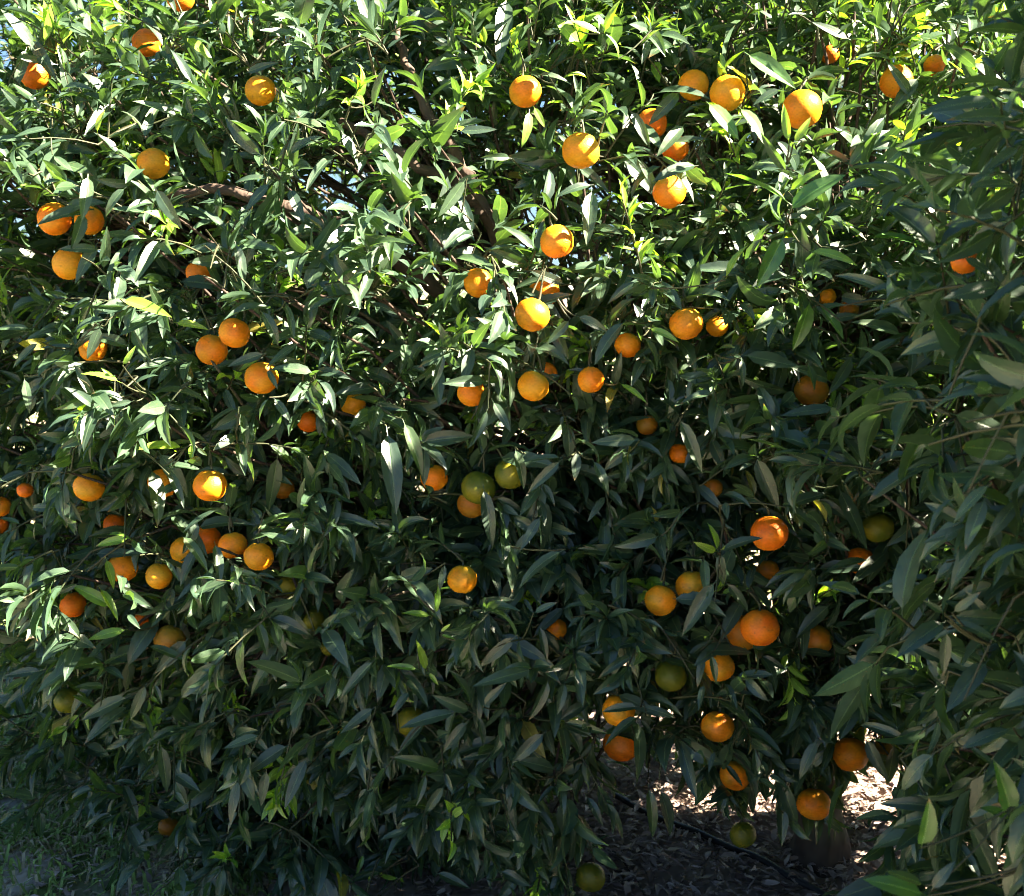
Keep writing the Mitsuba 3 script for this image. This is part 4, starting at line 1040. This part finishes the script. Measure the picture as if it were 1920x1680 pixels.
lv1, tw1, cl1 = grow('citrus_tree_001', side, (1.9, 1.85, 0.0), (1.88, 1.83, 0.5), 0.06, 8, lambda q: q[:, 2] > 0.2, 0.18, 4.4, 0.100, lambda q: 0.02)

hero_targets = add_shown(lv0, tw0, SHOWN_LEAVES[SHOWN_LEAVES[:, 8] == 0], cl0, 31) + add_shown(lv1, tw1, SHOWN_LEAVES[SHOWN_LEAVES[:, 8] == 1], cl1, 32)
n_hero = [(SHOWN_LEAVES[:, 8] == k).sum() for k in (0, 1)]
fruit_targets = []
for x_, y_, z_, r_, c_, clear, lab in FRUIT:
    P = np.array([x_, y_, z_])
    for dx, dy, rr in clear:
        fruit_targets.append((P + np.array([1.0, 0, 0]) * dx * r_ - UPV * dy * r_, rr * r_ * (1.0 if len(clear) == 1 and rr == 1 else 0.9)))
fruit_targets += [(np.array(p_), r_) for p_, r_ in BOUGH_VIEWS]
rng = np.random.default_rng(33)
for x_, y_, z_, r_, c_, clear, lab in FRUIT:      # every fruit hangs from a short leafy shoot
    lv, tw = (lv1, tw1) if (x_ / y_ > 0.3 and y_ < 2.0) else (lv0, tw0)
    d = np.array([rng.normal(0, 0.6), rng.uniform(0.1, 0.9), rng.uniform(0.5, 1.2)])
    b = np.array([[x_, y_, z_ + r_ * 0.9 + 0.012]])
    sprigs(lv, tw, rng, b, d[None], [rng.uniform(0.05, 0.09)], [6], 0.0, 0.088, 0.5, 0.55)
    for k in lv.NAMES:      # drawn leaves stay last
        lv.rows[k].insert(0, lv.rows[k].pop())
for lv, nh in ((lv0, n_hero[0]), (lv1, n_hero[1])):
    (tw0 if lv is lv0 else tw1).clear(fruit_targets)
    lv.close()
    drawn = np.zeros(len(lv.L), bool)
    drawn[-nh:] = True
    centre = np.array([f_[:3] for f_ in FRUIT])
    rad = np.array([f_[3] for f_ in FRUIT])
    pts = lv.points(np.arange(len(lv.L)), [0.1, 0.35, 0.6, 0.85], [-0.6, 0.6]).reshape(len(lv.L), -1, 3)
    inside = np.zeros(len(lv.L), bool)
    for c, r in zip(centre, rad):
        close = np.nonzero(((pts[:, 0] - c) ** 2).sum(1) < 0.04)[0]
        inside[close] |= (np.linalg.norm(pts[close] - c, axis=-1) < r * 1.02).any(1)
    ok = ((clear_views(lv, fruit_targets) & clear_views(lv, hero_targets)) | drawn) & ~inside
    ok &= lv.base[:, 2] > 0.05
    lv.keep(ok)

finish_tree('citrus_tree', lv0, tw0, (lv1,), True)
finish_tree('citrus_tree_001', lv1, tw1, (lv0,), True)
labels['citrus_tree'] = {'label': 'broad leafy citrus tree that fills the middle of the photo, hung with orange fruit', 'category': 'tree'}
labels['citrus_tree_001'] = {'label': 'dark shaded citrus tree with large close leaves along the right edge', 'category': 'tree'}

# the next row, seen only through gaps
back = Crown((0, 0, 1.35), (1.45, 1.3, 1.4), 2.3, 13)
rng = np.random.default_rng(41)
q = spaced(back.scatter(30000, 0.8, 1.0), 0.26)
q = q[q[:, 2] > 0.25]
lvb = Leaves()
for c in q:
    m = 5
    d = back.outward(c) + unit(rng.normal(0, 1, (m, 3))) * 0.7
    sprigs(lvb, None, rng, c + rng.normal(0, 0.07, (m, 3)), d, rng.uniform(0.08, 0.2, m), rng.integers(6, 10, m), 0.15, 0.10, 0.3, 0.5)
lvb.close()
crown_ply = leaf_ply(lvb, np.arange(len(lvb.L)), Leaves.FAR, 'far_leaf_skin')
tb = Tubes()
tb.add(curve([0, 0, -0.05], [0.03, 0.02, 0.55], 0, rng, 6), np.linspace(0.09, 0.06, 6), 12)
tb2 = Tubes()
for c in kmeans(q, 9, rng)[0]:
    tb2.add(curve([0.03, 0.02, 0.5], c, 0.05, rng, 7, 0.02), np.linspace(0.035, 0.008, 7), 7)
trunk_ply, limb_ply = mikit.ply(tb.mesh(), 'bark', smooth=True), mikit.ply(tb2.mesh(), 'bark', smooth=True)
for k, (x_, y_, rot, s_) in enumerate([(-4.6, 7.6, 20, 1.0), (-1.5, 7.9, 130, 1.05), (1.7, 7.7, 250, 0.98), (4.8, 7.9, 310, 1.06), (2.9, -1.2, 200, 1.0), (3.2, -4.1, 40, 1.04)]):
    key = 'citrus_tree_%03d' % (k + 2)
    tw = T().translate([x_, y_, 0]).rotate([0, 0, 1], rot).scale(s_)
    scene[key + '__crown'] = {**crown_ply, 'to_world': tw}
    scene[key + '__trunk'] = {**trunk_ply, 'to_world': tw}
    scene[key + '__limbs'] = {**limb_ply, 'to_world': tw}
    labels[key] = {'label': 'leafy tree continuing the shaded right hand row behind the viewer', 'category': 'tree', 'group': 'trees of the near row'} if y_ < 0 else {'label': 'sunlit tree of the next row, glimpsed only through gaps in the near foliage', 'category': 'tree', 'group': 'trees of the next row'}
    labels[key + '__crown'] = {'kind': 'stuff'}

# ------------------------------------------------------------------ the fruit
rng = np.random.default_rng(51)
nu_, nv_ = 40, 30
th = np.linspace(0, np.pi, nv_)
az = np.arange(nu_) * 2 * np.pi / nu_
for k, (x_, y_, z_, r_, c_, clear, lab) in enumerate(FRUIT):
    key = 'orange_fruit' + (f'_{k:03d}' if k else '')
    near_tree = (lv1 if (x_ / y_ > 0.3 and y_ < 2.0) else lv0).base
    squash = rng.uniform(0.91, 0.985)
    prof = 1 - 0.10 * np.exp(-(th / 0.22) ** 2) - 0.035 * np.exp(-((np.pi - th) / 0.18) ** 2)
    dirs = np.stack([np.outer(np.sin(th), np.cos(az)), np.outer(np.sin(th), np.sin(az)), np.outer(np.cos(th), np.ones(nu_))], -1)
    lump = 1 + 0.09 * (meshkit.fbm(dirs * 1.6 + k * 3.7, 2, k) - 0.5)
    ribs = 1 - 0.018 * np.exp(-(th[:, None] / 0.5) ** 2) * np.cos(az * 9)[None]
    v = dirs * (prof[:, None] * lump * ribs)[..., None] * np.array([1, 1, squash])
    Rm = trimesh.transformations.rotation_matrix(-0.1 - abs(rng.normal(0, 0.25)), [1, 0, 0])[:3, :3] @ trimesh.transformations.rotation_matrix(rng.normal(0, 0.28), [0, 1, 0])[:3, :3]
    i, j = np.meshgrid(np.arange(nv_ - 1), np.arange(nu_), indexing='ij')
    qd = np.stack([i * nu_ + j, (i + 1) * nu_ + j, (i + 1) * nu_ + (j + 1) % nu_, i * nu_ + (j + 1) % nu_], -1).reshape(-1, 4)
    P = np.array([x_, y_, z_])
    uvs = np.stack([np.broadcast_to(az / 6.2832, (nv_, nu_)), np.broadcast_to((1 - th / np.pi)[:, None], (nv_, nu_))], -1).reshape(-1, 2)
    scene[key] = mikit.ply((v.reshape(-1, 3) @ Rm.T * r_ + P, qd), 'peel_' + c_, smooth=True, uv=uvs)
    labels[key] = {'label': lab, 'category': 'orange', 'group': 'fruit hanging in the citrus trees'}
    top = Rm @ np.array([0, 0, squash * 0.885])
    n5 = 10
    a5 = np.arange(n5) * 2 * np.pi / n5
    rr5 = np.where(np.arange(n5) % 2 == 0, 0.20, 0.10)
    star = np.vstack([[0, 0, squash * 0.90 + 0.05], np.stack([rr5 * np.cos(a5), rr5 * np.sin(a5), squash * (0.915 + 0.02 * (rr5 > 0.15))], -1)])
    tri = np.array([[0, 1 + a, 1 + (a + 1) % n5] for a in range(n5)])
    scene[key + '__calyx'] = mikit.ply((star @ Rm.T * r_ + P, tri), 'calyx_green')
    st = Tubes()
    a_ = P + top * r_
    e_ = a_ + Rm @ np.array([0, 0, 0.012])
    cand = near_tree[(near_tree[:, 2] > a_[2] + 0.004) & (near_tree[:, 1] > a_[1] - 0.015)]
    near = cand[((cand - (a_ + [0, 0.02, 0.035])) ** 2).sum(1).argmin()]
    st.add(np.vstack([[a_, (a_ + e_) / 2 + [0.001, 0, 0]], curve(e_, near, 0.006, rng, 6)]), np.concatenate([[0.003, 0.0027], np.linspace(0.0026, 0.0022, 6)]), 6)
    scene[key + '__stem'] = mikit.ply(st.mesh(), 'twig_bark', smooth=True)
